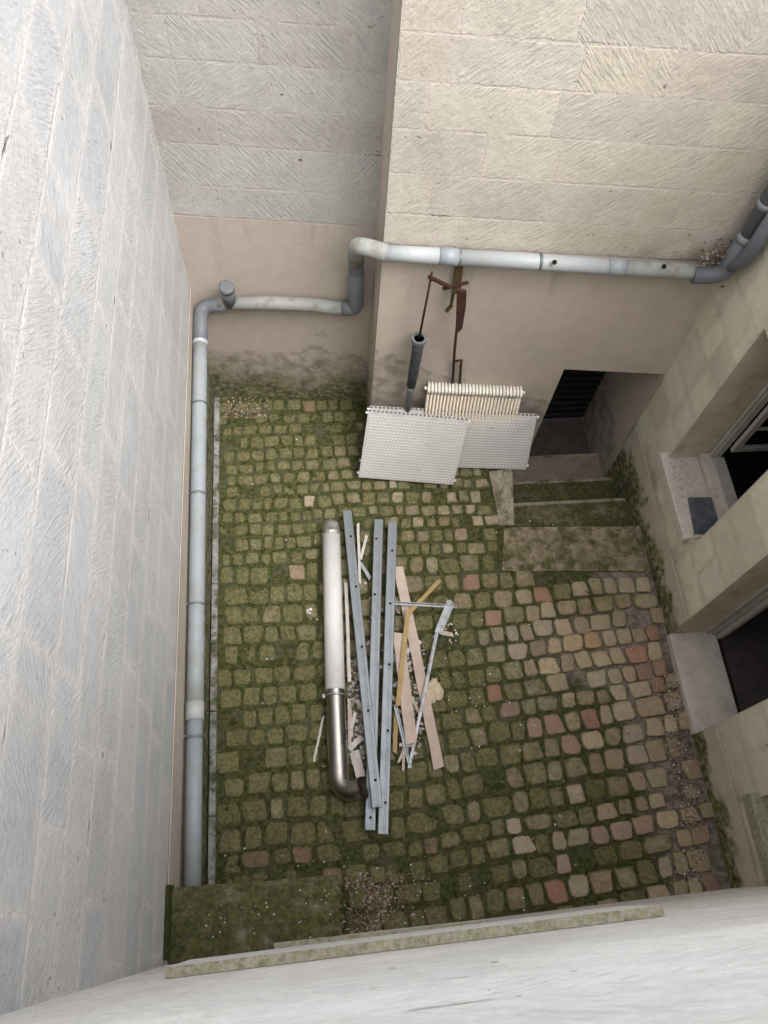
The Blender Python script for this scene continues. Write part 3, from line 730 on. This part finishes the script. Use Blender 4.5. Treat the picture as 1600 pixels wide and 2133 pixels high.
mb = MB(); mb.box((LA.x + .016, .04, LZ + .03), (.012, .36, .16)); mb.build('mossy_upstand', M['moss_wet'], land)

# ------------------------------------------------------------------ drain pipe
PR = .055
xp = -.805
g0, g1 = PX(418, 668, xp), PX(401, 1850, xp)
def yz(t): return g0.lerp(g1, t)
rc = lambda px, py, off=.085: PP(px, py, RA_, RB_, off)
bk = lambda px, py, off=.085: PP(px, py, BA, BB, off)
rec0, rec1 = rc(455, 632), rc(725, 643)
root = empty('drain_pipe', (xp, 4.3, g0.z), 'long grey plastic drain pipe running along the left wall and across both back walls', 'pipe')
mb = MB(); mb.tube([yz(.04 + .70 * k / 10) for k in range(11)], PR, 20); mb.build('pipe', M['pvc'], root)
mb = MB(); mb.tube([yz(.735), yz(1.06)], PR - .004, 20); o = mb.build('pipe', M['pvc'], root)
corner = Vector((xp, rec0.y + .02, g0.z + .015))
# elbow at the corner
mb = MB(); mb.tube(bez([yz(.05), corner, Vector((rec0.x + .06, rc(470, 632).y, rec0.z))], .14), PR + .004, 20); mb.build('elbow', M['pvc_dark'], root)
mb = MB(); mb.tube([rec0, rc(560, 631), rc(640, 634), rec1], PR, 20); mb.build('pipe', M['pvc_dirty'], root)
v0 = rc(741, 642); v1 = rc(742, 560); v1.y -= .02; v2 = PY(741, 508, 3.98); v3 = bk(806, 527)
mb = MB(); mb.tube(bez([rec1 + Vector((-.05, .005, 0)), v0, v1], .085), PR + .004, 20); mb.build('elbow', M['pvc_dark'], root)
mb = MB(); mb.tube([v1 - (v1 - v0) * .3, v1, v1.lerp(v2, .5)], PR, 20); mb.build('pipe', M['pvc_dark'], root)
mb = MB(); mb.tube(bez([v1.lerp(v2, .35), v2, v3], .12), PR + .004, 20); mb.build('elbow', M['pvc_dirty'], root)
w0, w1, w2, w3 = bk(800, 527), bk(915, 533), bk(1265, 555), bk(1505, 570)
mb = MB(); mb.tube([w0, w1], PR, 20); mb.build('pipe', M['pvc_white'], root)
mb = MB(); mb.tube([w1, bk(955, 536)], PR + .003, 20); mb.build('coupling', M['pvc'], root)
mb = MB(); mb.tube([bk(952, 536), w2], PR, 20); mb.build('pipe', M['pvc_white'], root)
mb = MB(); mb.tube([w2, bk(1300, 557)], PR + .004, 20); mb.build('coupling', M['pvc'], root)
mb = MB(); mb.tube([bk(1298, 557), w3], PR + .001, 20); mb.build('pipe', M['pvc_dirty'], root)
for px, py in ((1155, 546), (1383, 555)):
    c = bk(px, py, .085 + PR); mb = MB(); mb.tube([c, c + Vector((nB.x * .006, nB.y * .006, .004))], .016, 12); mb.build('inlet_hole', M['black'], root)
# collars and brackets on the left run
for t_, big in ((.012, 1), (.735, 1)):
    mb = MB(); mb.tube([yz(max(t_, .03)), yz(max(t_, .03) + .028)], PR + .004, 20); mb.build('coupling', M['pvc_white'], root)
for py in (820, 1008, 1240, 1520):
    t_ = min(1, max(0, (PX(410 - (py - 820) * .02, py, xp).y - g0.y) / (g1.y - g0.y))); c = yz(t_)
    mb = MB(); mb.tube([c, c + (g1 - g0).normalized() * .016], PR + .005, 20); mb.bar(c, (LA.x + .004, c.y, c.z), .016, .012); mb.build('pipe_clip', M['bracket'], root)
for px, py, fn in ((1125, 545, bk), (957, 537, bk)):
    c = fn(px, py); mb = MB(); dd = Vector((nB.y, -nB.x, 0)); mb.tube([c - dd * .008, c + dd * .008], PR + .004, 20); mb.build('pipe_clip', M['bracket'], root)
# capped branch stub near the corner
s0, s1 = rc(480, 634), rc(472, 598, .15)
mb = MB(); mb.tube([s0, s1], PR - .003, 18); o = mb.build('branch_stub', M['pvc_dark'], root)
dz = (s1 - s0).normalized(); mb = MB(); mb.tube([s1 - dz * .035, s1 + dz * .004, s1 + dz * .010], .058, 18, rr=[.058, .058, .045]); mb.build('stub_cap', M['pvc_dark'], o)

# downpipe in the right corner
dx, dy = 2.868, 3.655
root = empty('downpipe', (dx, dy, 2.2), 'grey downpipe with a branch coming down the right back corner above the doorway', 'pipe')
zc = bk(1530, 565).z
mb = MB(); mb.tube([(dx, dy, zc + .12), (dx, dy, WTOP)], PR, 20); mb.build('pipe', M['pvc_dark'], root)
for z0, z1 in ((.30, .36), (.58, .62)):
    mb = MB(); mb.tube([(dx, dy, zc + z0), (dx, dy, zc + z1)], PR + .006, 20); mb.build('coupling', M['pvc'], root)
mb = MB(); mb.tube(bez([Vector((dx, dy, zc + .3)), Vector((dx, dy, zc - .01)), Vector((dx - .20, dy + .025, zc - .03))], .11), PR + .005, 20); mb.build('elbow', M['pvc_dark'], root)
mb = MB(); mb.tube(bez([Vector((dx, dy - .02, zc + .10)), Vector((dx + .01, dy - .10, zc + .24)), Vector((dx + .02, dy - .10, zc + .62))], .1), PR - .008, 18); mb.build('branch_pipe', M['pvc_dark'], root)
# debris lodged on the pipe
lr = random.Random(77)
def scatter(name, pts, cols, smin, smax, mat, label=None, lift=.02, thick=.25):
    mb = MB()
    for p in pts:
        s = lr.uniform(smin, smax); n = lr.randint(4, 6); rot = Matrix.Rotation(lr.uniform(0, 6.28), 3, 'Z') @ Matrix.Rotation(lr.uniform(-.6, .6), 3, 'X')
        c = Vector(lr.choice(cols)) * lr.uniform(.7, 1.2); ring = []
        for k in range(n):
            a = 2 * math.pi * k / n + lr.uniform(-.3, .3); ring.append(Vector((math.cos(a) * s * lr.uniform(.5, 1), math.sin(a) * s * lr.uniform(.4, .8), 0)))
        P = Vector(p) + Vector((0, 0, lift)); b = len(mb.v)
        top = [tuple(P + rot @ (q + Vector((0, 0, s * thick)))) for q in ring]; bot = [tuple(P + rot @ q) for q in ring]
        mb.face(top, 0, tuple(c))
        for k in range(n):
            k2 = (k + 1) % n; mb.face([bot[k], bot[k2], top[k2], top[k]], 0, tuple(c))
    return mb.build(name, mat)
def pxpts(n, x0, x1, y0, y1, z=0.0, shape=None):
    out = []
    while len(out) < n:
        px, py = lr.uniform(x0, x1), lr.uniform(y0, y1)
        if shape and lr.random() > shape(px, py): continue
        out.append(PZ(px, py, z))
    return out
BR = [(.17, .10, .075), (.22, .145, .11), (.13, .085, .065), (.33, .26, .215), (.27, .19, .15), (.42, .36, .31)]
pts = []
for _ in range(110):
    pts.append(bk(1500 + lr.gauss(0, 26), 540 + lr.gauss(0, 24), lr.uniform(.03, .13)))
o = scatter('dead_leaves', pts, BR, .008, .022, M['leaf'], lift=0); tag(o, 'clump of dead leaves and twigs lodged where the pipe meets the corner', 'leaves', kind='stuff')
def strip(px, py):
    cx = 1395 + (py - 1400) * .16 if py < 1700 else 1443
    return math.exp(-((px - cx) / 28) ** 2)
pts = pxpts(900, 1320, 1500, 1400, 1730, 0, strip) + pxpts(160, 1380, 1470, 1700, 1880, 0, lambda x, y: math.exp(-((x - 1440) / 22) ** 2)) + \
      pxpts(800, 705, 900, 1815, 1955, 0, lambda x, y: math.exp(-((x - 775) / 62) ** 2)) + pxpts(260, 465, 560, 828, 872, 0) + pxpts(160, 470, 1450, 900, 1900, 0) + pxpts(60, 1290, 1400, 1160, 1330, 0, lambda x, y: math.exp(-((x - 1340 - (y - 1190) * .3) / 15) ** 2))
o = scatter('leaf_litter', pts, BR, .006, .016, M['leaf'], lift=.010, thick=.12); tag(o, 'brown leaf litter and crumbs gathered along the wall foot and by the landing', 'litter', kind='stuff')
WH = [(.80, .79, .77), (.70, .69, .67), (.62, .60, .56)]
pts = pxpts(60, 480, 1450, 830, 1900, 0) + pxpts(60, 460, 1000, 1780, 1950, 0) + pxpts(45, 880, 1140, 1290, 1560, 0) + pxpts(50, 1330, 1470, 1430, 1900, 0, strip) + pxpts(18, 1080, 1320, 1000, 1190, -.1)
o = scatter('paint_flakes', pts, WH, .004, .0105, M['flake'], lift=.018); tag(o, 'small white paint flakes scattered over the mossy cobbles', 'flakes', kind='stuff')
pts = pxpts(34, 380, 700, 1850, 1960, LZ)
o = scatter('paint_flakes', pts, WH, .003, .008, M['flake'], lift=.004); tag(o, 'white paint flakes lying on the raised mossy landing', 'flakes', kind='stuff')
pts = pxpts(70, 1400, 1480, 935, 1040, SZ, lambda x, y: math.exp(-((x - 1405 - (y - 935) * .2) / 30) ** 2))
o = scatter('dirt_crumbs', pts, BR, .003, .009, M['leaf'], lift=.002); tag(o, 'brown dirt crumbs lying on the pale window sill', 'dirt', kind='stuff')

# ------------------------------------------------------------------ old hand pump on the back wall
root = empty('hand_pump', bk(868, 800, .12), 'old rusty hand pump with cast iron barrel and lever fixed to the pink back wall', 'pump')
fl_ = bk(873, 706, .12)
mb = MB()
zb = .62
mb.tube([fl_ + Vector((0, 0, -.01)), fl_ + Vector((0, 0, -.16)), fl_ + Vector((-.004, 0, -.40)), fl_ + Vector((-.006, 0, -zb))], .05, 18, rr=[.047, .043, .042, .036]); mb.build('barrel', M['cast_iron'], root)
mb = MB(); mb.tube([fl_ + Vector((-.006, 0, -zb + .02)), fl_ + Vector((-.006, 0, -zb - .05)), Vector((fl_.x - .006, fl_.y, .02))], .03, 14, rr=[.040, .03, .028]); mb.build('rising_pipe', M['bracket'], root)
mb = MB(); n = 24
for r0, r1, z0, z1 in ((.040, .060, .012, .012), (.060, .060, .012, -.022), (.060, .042, -.022, -.022), (.040, .040, -.02, .012)):
    b = len(mb.v)
    for k in range(n):
        a = 2 * math.pi * k / n; mb.v += [tuple(fl_ + Vector((math.cos(a) * r0, math.sin(a) * r0, z0))), tuple(fl_ + Vector((math.cos(a) * r1, math.sin(a) * r1, z1)))]
    for k in range(n):
        k2 = (k + 1) % n; mb.raw([b + 2 * k, b + 2 * k2, b + 2 * k2 + 1, b + 2 * k + 1], smooth=False)
mb.build('flange', M['bracket'], root)
mb = MB(); mb.tube([fl_ + Vector((0, 0, -.012)), fl_ + Vector((0, 0, -.010))], .04, 20); mb.build('barrel_mouth', M['black'], root)
lt = bk(898, 578, .12)
mb = MB(); mb.tube([fl_, fl_.lerp(lt, .5), lt], .009, 8); mb.build('pump_rod', M['rust'], root)
mb = MB(); mb.bar(lt + Vector((-.02, 0, .01)), bk(938, 598, .13), .026, .022, bev=.003); mb.bar(bk(922, 602, .13), bk(976, 588, .12), .018, .018); mb.tube([bk(898, 578, .15), bk(900, 566, .10)], .007, 8); mb.build('lever', M['rust'], root)
mb = MB(); mb.bar(bk(956, 556, .035), bk(951, 606, .035), .055, .03, up=(0, -1, 0), bev=.003); mb.bar(bk(952, 596, .04), bk(951, 606, .13), .045, .05, bev=.003); mb.build('bracket', M['rust_olive'], root)
mb = MB(); mb.bar(bk(946, 604, .10), bk(940, 632, .10), .03, .02); mb.bar(bk(941, 636, .10), bk(930, 648, .10), .026, .02); mb.build('catch', M['rust_olive'], root)
hp = [bk(952, 602, .15), bk(972, 606, .15), bk(970, 640, .15), bk(963, 682, .15), bk(953, 692, .15), bk(949, 690, .15)]
mb = MB(); th = Vector((nB.x, nB.y, 0)) * .012
mb.face([p + th for p in hp]); mb.face([p - th for p in reversed(hp)])
for i in range(len(hp)):
    j = (i + 1) % len(hp); mb.face([hp[i] + th, hp[i] - th, hp[j] - th, hp[j] + th])
mb.build('handle', M['rust'], root)
mb = MB(); mb.tube([bk(952, 680, .12), bk(947, 730, .06), bk(942, 815, .012)], .011, 8); mb.tube([bk(948, 752, .04), bk(962, 750, .04), bk(960, 762, .04), bk(957, 815, .012)], .010, 8); mb.build('support_rod', M['rust'], root)

# ------------------------------------------------------------------ radiators
tl, tr = bk(890, 806, .065), bk(1090, 812, .065)
TILT = Vector((nB.x, nB.y, 0)) * .20
root = empty('column_radiator', Vector((tl.x, tl.y, 0)), 'cream ribbed column radiator standing upright against the back wall behind two panels', 'radiator')
mb = MB(); N = 28
dd = (tr - tl); hd = dd.normalized(); zt = (tl.z + tr.z) / 2
for k in range(N):
    p = tl + dd * ((k + .5) / N)
    for off in (-.032, .032):
        q = p + Vector((nB.x, nB.y, 0)) * off
        mb.tube(bez([Vector((q.x, q.y, zt - .72)) + TILT, Vector((q.x, q.y, zt - .02))], .01), .0092, 8)
o = mb.build('columns', M['radiator_cream'], root)
mb = MB()
mb.tube([tl + Vector((0, 0, zt - .72 - tl.z)) + TILT, tr + Vector((0, 0, zt - .72 - tr.z)) + TILT], .016, 12); mb.build('foot_header', M['radiator_cream'], root)
mb = MB(); mb.tube([tl + Vector((0, 0, zt - .03 - tl.z)), tr + Vector((0, 0, zt - .03 - tr.z))], .016, 12)
for k in range(N):
    p = tl + dd * ((k + .5) / N); s = Vector((nB.x, nB.y, 0)); z0 = Vector((0, 0, zt - p.z))
    mb.tube([p + z0 - s * .046 + Vector((0, 0, -.035)), p + z0 - s * .040 + Vector((0, 0, -.005)), p + z0 + Vector((0, 0, .004)), p + z0 + s * .040 + Vector((0, 0, -.005)), p + z0 + s * .046 + Vector((0, 0, -.035))], .0122, 8)
mb.build('header', M['radiator_top'], root)
for p, sg in ((tl, -1), (tr, 1)):
    mb = MB(); mb.tube([p + Vector((0, 0, zt - .03 - p.z)), p + hd * sg * .022 + Vector((0, 0, zt - .03 - p.z))], .015, 10); mb.build('end_plug', M['cap_white'], root)

def panel(name, TL, TR, BR_, BL, label, th=.045):
    TL, TR, BR_, BL = map(Vector, (TL, TR, BR_, BL))
    root = empty(name, (BL + BR_) / 2, label, 'radiator', 'panel radiators leaning by the pump')
    nrm = (TR - TL).cross(BL - TL).normalized()
    if nrm.z < 0: nrm = -nrm
    W_, H_ = (TR - TL).length, (BL - TL).length
    mb = MB(); mrg = .022
    def P(u, v, k=0): return (TL * (1 - u) + TR * u) * (1 - v) + (BL * (1 - u) + BR_ * u) * v + nrm * k
    back = [P(0, 0, -th), P(1, 0, -th), P(1, 1, -th), P(0, 1, -th)]; fr = [P(0, 0), P(1, 0), P(1, 1), P(0, 1)]
    mb.face(fr[::-1]); mb.face(back)
    for i in range(4):
        j = (i + 1) % 4; mb.face([fr[i], fr[j], back[j], back[i]])
    body = mb.build('body', M['radiator_edge'], root)
    mu, mv = mrg / W_, mrg / H_
    mb = MB(); q = [P(mu, mv, .003), P(1 - mu, mv, .003), P(1 - mu, 1 - mv, .003), P(mu, 1 - mv, .003)]
    cu, cv = round(W_ / .0295), round(H_ / .0315)
    mb.face(q[::-1], 0, uv=[(0, 0), (cu, 0), (cu, cv), (0, cv)][::-1], inf=(1, 1, 0, 0)); mb.build('front_plate', M['radiator_panel'], root)
    # top grille: slots along the upper edge
    mb = MB(); ns = int(W_ / .035)
    for k in range(ns): mb.bar(P((k + .25) / ns, 0, -.010) - (BL - TL).normalized() * .003, P((k + .75) / ns, 0, -.010) - (BL - TL).normalized() * .003, .024, .006, up=tuple(nrm))
    mb.build('grille', M['bracket'], root)
    for (u, v) in ((0, .03), (1, .03), (0, .95), (1, .95)):
        mb = MB(); s = (TR - TL).normalized() * (1 if u else -1); c = P(u, v, -th * .5); mb.tube([c - s * .003, c + s * .020], .011, 10); mb.build('end_plug', M['cap_white'], root)
    return root
def up3(p, dz): return p
panel('panel_radiator', PZ(770, 851, .60), PZ(1119, 868, .64), PZ(1096, 978, .035), PZ(752, 968, .035), 'longer off-white panel radiator leaning at the back, its right end beside the cellar steps')
panel('panel_radiator', PZ(767, 858, .68), PZ(976, 877, .70), PZ(944, 1010, .05), PZ(747, 994, .05), 'shorter off-white panel radiator leaning in front, overlapping the longer one on its left')

# ------------------------------------------------------------------ scrap pile
# flue pipe
r_f = .078; zf = .095
f0, f1, f2 = PZ(690, 1112, zf), PZ(698, 1438, zf), PZ(703, 1590, zf)
root = empty('flue_pipe', Vector((f1.x, f1.y, 0)), 'flue pipe with white coated length and shiny steel elbow, leftmost in the scrap pile', 'pipe')
mb = MB(); mb.tube([f0, f1], r_f, 28); mb.build('white_section', M['duct_white'], root)
tp = (f0 - f1).normalized(); 
mb = MB(); mb.tube([f0 - tp * .02, f0 + tp * .01, f0 + tp * .02, f0 + tp * .07, f0 + tp * .105, f0 + tp * .125], r_f, 24, rr=[r_f + .005, r_f + .005, r_f - .002, r_f - .004, r_f - .012, r_f - .04]); mb.build('end_collar', M['steel_rough'], root)
el = Vector((PZ(706, 1652, zf).x, PZ(706, 1658, zf).y, zf)); edir = Vector((.86, .16, .42)).normalized(); q0, q2 = el + tp * .17, el + edir * .17
path = [f1 + tp * .01, f1.lerp(q0, .5)] + [q0 * (1 - k / 16) ** 2 + el * 2 * (k / 16) * (1 - k / 16) + q2 * (k / 16) ** 2 for k in range(17)] + [q2 + edir * .035]
mb = MB(); mb.tube(path, r_f - .003, 28, cap=False); st_ = mb.build('steel_section', M['steel'], root)
mb = MB(); c = f1 - tp * .045; mb.tube([c + tp * .006, c - tp * .006], r_f + .010, 28); mb.box(c + Vector((-.088, 0, .02)), (.02, .03, .022)); mb.build('clamp_band', M['zinc_light'], root)
e_dir = (path[-1] - path[-2]).normalized()
mb = MB(); mb.tube([path[-1] - e_dir * .06, path[-1] - e_dir * .05], r_f - .008, 24); mb.build('sooty_inside', M['soot'], root)
mb = MB(); mb.tube([path[-1] - e_dir * .012, path[-1]], r_f + .003, 28, cap=False); mb.build('rim', M['soot'], st_)

# galvanised studs: a channel with folded lips, web up, punched holes
def stud(p, q, label, w=.078, h=.042, holes=(), open_=False):
    p, q = Vector(p), Vector(q); L = (q - p).length; z = (q - p).normalized(); up = Vector((0, 0, 1)); up = (up - z * up.dot(z)).normalized(); x = z.cross(up)
    root = empty('metal_stud', (p + q) / 2 - up * h, label, 'metal stud', 'galvanised studs lying on the scrap pile')
    t = .0025; mb = MB()
    prof = [(-w / 2, -h), (-w / 2, 0), (w / 2, 0), (w / 2, -h), (w / 2 - .014, -h), (w / 2 - .014, -h + t), (w / 2 - t, -h + t), (w / 2 - t, -t), (-w / 2 + t, -t), (-w / 2 + t, -h)]
    # small rolled grooves along the web
    top = [(-w / 2, -.003), (-w / 2 + .004, 0), (-w * .22, 0), (-w * .18, -.002), (-w * .06, -.002), (-w * .02, 0), (w * .30, 0), (w / 2 - .004, 0), (w / 2, -.003)]
    prof = [(-w / 2, -h)] + top + [(w / 2, -h), (w / 2 - .014, -h), (w / 2 - .014, -h + t), (w / 2 - t, -h + t), (w / 2 - t, -t - .002), (-w / 2 + t, -t - .002), (-w / 2 + t, -h)]
    b = len(mb.v); n = len(prof); S = 12
    for k in range(S + 1):
        c = p.lerp(q, k / S) - up * .010 * math.sin(math.pi * k / S) * .4
        for (a, e) in prof: mb.v.append(tuple(c + x * a + up * e))
    for k in range(S):
        for i in range(n):
            j = (i + 1) % n; mb.raw([b + k * n + i, b + k * n + j, b + (k + 1) * n + j, b + (k + 1) * n + i])
    mb.raw([b + i for i in range(n)]); mb.raw([b + S * n + i for i in reversed(range(n))])
    bmesh_fix = mb.build('channel', M['zinc'], root)
    me = bmesh_fix.data; bm = bmesh.new(); bm.from_mesh(me); bmesh.ops.recalc_face_normals(bm, faces=bm.faces); bm.to_mesh(me); bm.free()
    for hx, hy in holes:
        d_ = WM @ _ray(hx, hy); nn = up
        tt = (p - CAM).dot(nn) / d_.dot(nn); c = CAM + d_ * tt
        sft = (c - p).dot(x); c = c - x * sft + x * max(-w * .36, min(w * .36, sft))
        mb = MB(); mb.tube([c - up * .0015, c + up * .0012], .0105, 14); mb.build('hole', M['black'], root)
    return root
stud(PZ(789, 1082, .10), PZ(771, 1729, .115), 'galvanised stud in the middle of the three, its lower end passing under its neighbour', holes=((784, 1122), (781, 1238), (772, 1703)))
stud(PZ(818, 1088, .115), PZ(798, 1737, .13), 'galvanised stud with five dark holes, rightmost of the three on the scrap pile', holes=((817, 1147), (813, 1257), (811, 1384), (808, 1522), (803, 1672)))
stud(PZ(723, 1063, .10), PZ(786, 1681, .19), 'galvanised stud lying slanted next to the white flue pipe, topmost of the three', holes=((731, 1117), (742, 1222), (754, 1347), (767, 1480), (782, 1625)))

def plank(name, p, q, wdt, th, mat, label, cat, group=None, cuts=6):
    p, q = Vector(p), Vector(q); d_ = (q - p); z = d_.normalized(); up = Vector((0, 0, 1)); up = (up - z * up.dot(z)).normalized(); x = z.cross(up)
    root = Vector((p + q) / 2); mb = MB(); S = 10; b = 0; r2 = random.Random(int(p.x * 1000))
    for k in range(S + 1):
        c = p.lerp(q, k / S); ww = wdt * (1 + r2.uniform(-.06, .06)); sh = r2.uniform(-.002, .002)
        e = (r2.uniform(-.012, .012) if k in (0, S) else 0)
        for a, h_ in ((-1, 0), (1, 0), (1, -1), (-1, -1)): mb.v.append(tuple(c + x * (a * ww / 2 + sh) + up * (h_ * th) + z * e * a))
    for k in range(S):
        for i in range(4):
            j = (i + 1) % 4; mb.raw([k * 4 + i, k * 4 + j, (k + 1) * 4 + j, (k + 1) * 4 + i])
    mb.raw([3, 2, 1, 0]); mb.raw([S * 4 + i for i in range(4)])
    o = mb.build(name, mat, org=root); me = o.data; bm = bmesh.new(); bm.from_mesh(me); bmesh.ops.recalc_face_normals(bm, faces=bm.faces); bm.to_mesh(me); bm.free()
    return tag(o, label, cat, group)
GW = 'wood offcuts in the scrap pile'
plank('wooden_plank', PZ(830, 1180, .06), PZ(915, 1600, .045), .082, .016, M['wood_pink'], 'long pale pink plank slanting out of the pile to the lower right', 'plank', GW)
plank('wooden_plank', PZ(829, 1318, .085), PZ(858, 1548, .085), .090, .016, M['wood_pink'], 'short wide pale pink board with a broken end right of the studs', 'plank', GW)
plank('wooden_batten', PZ(916, 1209, .08), PZ(846, 1282, .10), .034, .02, M['wood_yellow'], 'short yellow batten sticking out of the pile to the upper right', 'batten', GW)
plank('wooden_batten', PZ(850, 1270, .108), PZ(829, 1470, .108), .036, .018, M['wood_yellow'], 'yellow batten lying along the broken pink board', 'batten', GW)
plank('wooden_batten', PZ(826, 1475, .045), PZ(822, 1568, .045), .034, .016, M['wood_yellow'], 'stub of yellow batten showing beneath the rightmost stud', 'batten', GW)
plank('white_strip', PZ(721, 1213, .05), PZ(728, 1420, .05), .028, .012, M['wood_white'], 'thin white strip lying between the flue pipe and the slanted stud', 'strip', GW)
plank('wood_strip', PZ(727, 1455, .05), PZ(729, 1560, .05), .026, .012, M['wood_pink'], 'thin pinkish strip beside the shiny steel elbow', 'strip', GW)
plank('white_strip', PZ(746, 1090, .05), PZ(750, 1215, .05), .022, .01, M['wood_white'], 'thin upright white strip showing above the slanted stud near the top of the pile', 'strip', GW)
plank('white_strip', PZ(764, 1115, .04), PZ(751, 1165, .06), .024, .01, M['wood_white'], 'short broken white piece between two studs near the top of the pile', 'strip', GW)
plank('metal_strip', PZ(751, 1172, .045), PZ(771, 1205, .045), .030, .012, M['zinc_light'], 'short bent grey piece below the broken white one between two studs', 'strip', GW)
plank('white_strip', PZ(754, 1535, .06), PZ(727, 1560, .05), .045, .01, M['wood_white'], 'short white piece lying slanted beside the steel elbow', 'strip', GW)
plank('board_end', PZ(738, 1565, .05), PZ(752, 1618, .05), .075, .012, M['sill_plain'], 'pale broken board end just above the elbow mouth', 'board', GW)
plank('thin_stick', PZ(674, 1492, .02), PZ(654, 1586, .02), .018, .01, M['wood_white'], 'thin dirty white stick alone on the cobbles left of the steel elbow', 'stick', GW)
# bent galvanised angle frame right of the planks
root = empty('bent_angle_iron', PZ(900, 1400, .02), 'bent galvanised angle iron forming a triangle right of the planks', 'angle iron')
mb = MB(); mb.bar(PZ(822, 1258, .10), PZ(952, 1265, .09), .018, .006, bev=.001); mb.bar(PZ(822, 1254, .10), PZ(952, 1261, .09), .006, .024); mb.build('cross_bar', M['zinc_light'], root)
mb = MB(); mb.bar(PZ(938, 1252, .10), PZ(912, 1318, .085), .055, .010, bev=.001); mb.bar(PZ(944, 1262, .112), PZ(918, 1322, .10), .010, .024); mb.box(PZ(936, 1256, .105), (.05, .04, .022), Matrix.Rotation(.4, 3, 'Z'), bev=.002); mb.build('end_channel', M['zinc_light'], root)
mb = MB(); mb.bar(PZ(912, 1315, .08), PZ(853, 1600, .055), .016, .006); mb.bar(PZ(908, 1315, .09), PZ(850, 1600, .065), .006, .022); mb.build('long_leg', M['zinc_light'], root)
mb = MB(); mb.bar(PZ(822, 1468, .07), PZ(854, 1600, .05), .018, .006); mb.bar(PZ(826, 1468, .08), PZ(857, 1600, .06), .006, .020); mb.build('short_leg', M['zinc'], root)
# crumbly foam lump
fc = PZ(902, 1440, .03)
mb = MB(); n = 30; K = 7
prof = [.075 * (1 + .30 * mnoise.noise(Vector((math.cos(6.2832 * k / n) * 1.3, math.sin(6.2832 * k / n) * 1.3, 4))) + .16 * mnoise.noise(Vector((k * .9, 1, 2)))) for k in range(n)]
for q in range(K + 1):
    f = [1.0, 1.02, .98, .85, .66, .45, .22, .02][q]; zz = [-.03, -.01, .004, .014, .018, .02, .02, .02][q]
    for k in range(n):
        a = 6.2832 * k / n; x, y = math.cos(a) * prof[k] * f, math.sin(a) * prof[k] * f * 1.35
        mb.v.append(tuple(fc + Vector((x, y, zz + .012 * mnoise.noise(Vector((x * 45, y * 45, 7))) * (q > 1)))))
for q in range(K):
    for k in range(n): mb.raw([q * n + k, q * n + (k + 1) % n, (q + 1) * n + (k + 1) % n, (q + 1) * n + k])
tag(mb.build('foam_lump', M['foam'], org=fc), 'crumbled cream coloured foam lump under the bent angle iron at the right of the pile', 'foam')
plank('wood_chip', PZ(915, 1316, .03), PZ(944, 1322, .03), .035, .014, M['wood_pink'], 'small pinkish wood chip at the tip of the bent angle iron', 'wood chip', GW)
for k in range(12):
    px = lr.choice([lr.uniform(728, 760), lr.uniform(832, 872)]); py = lr.uniform(1320, 1580); an = lr.uniform(-.9, .9) + (1.57 if lr.random() < .8 else 0); L = lr.uniform(14, 34)
    plank('wood_splinter', PZ(px - math.cos(an) * L, py - math.sin(an) * L, .03 + .002 * k), PZ(px + math.cos(an) * L, py + math.sin(an) * L, .04 + .002 * k), lr.uniform(.014, .04), .009, M[lr.choice(['wood_pink', 'wood_white', 'sill_plain', 'zinc'])], 'small splinter or offcut lying loose under the studs of the scrap pile', 'splinter', 'small splinters under the studs')
# rubble between and under the studs
pts = pxpts(260, 725, 765, 1370, 1600, .02) + pxpts(160, 835, 885, 1330, 1570, .02) + pxpts(70, 740, 830, 1180, 1400, .02)
o = scatter('rubble', pts, [(.45, .41, .38), (.36, .29, .24), (.60, .57, .54), (.2, .16, .13), (.30, .30, .31)], .006, .030, M['flake'], lift=.0, thick=.22); tag(o, 'pale plaster rubble lying under and between the studs', 'rubble', kind='stuff')
pts = pxpts(14, 900, 955, 1300, 1340, .01) + pxpts(8, 640, 665, 1270, 1295, .0)
o = scatter('plaster_crumbs', pts, WH, .008, .018, M['flake'], lift=.012, thick=.6); tag(o, 'white plaster crumbs fallen beside the scrap pile', 'crumbs', kind='stuff')
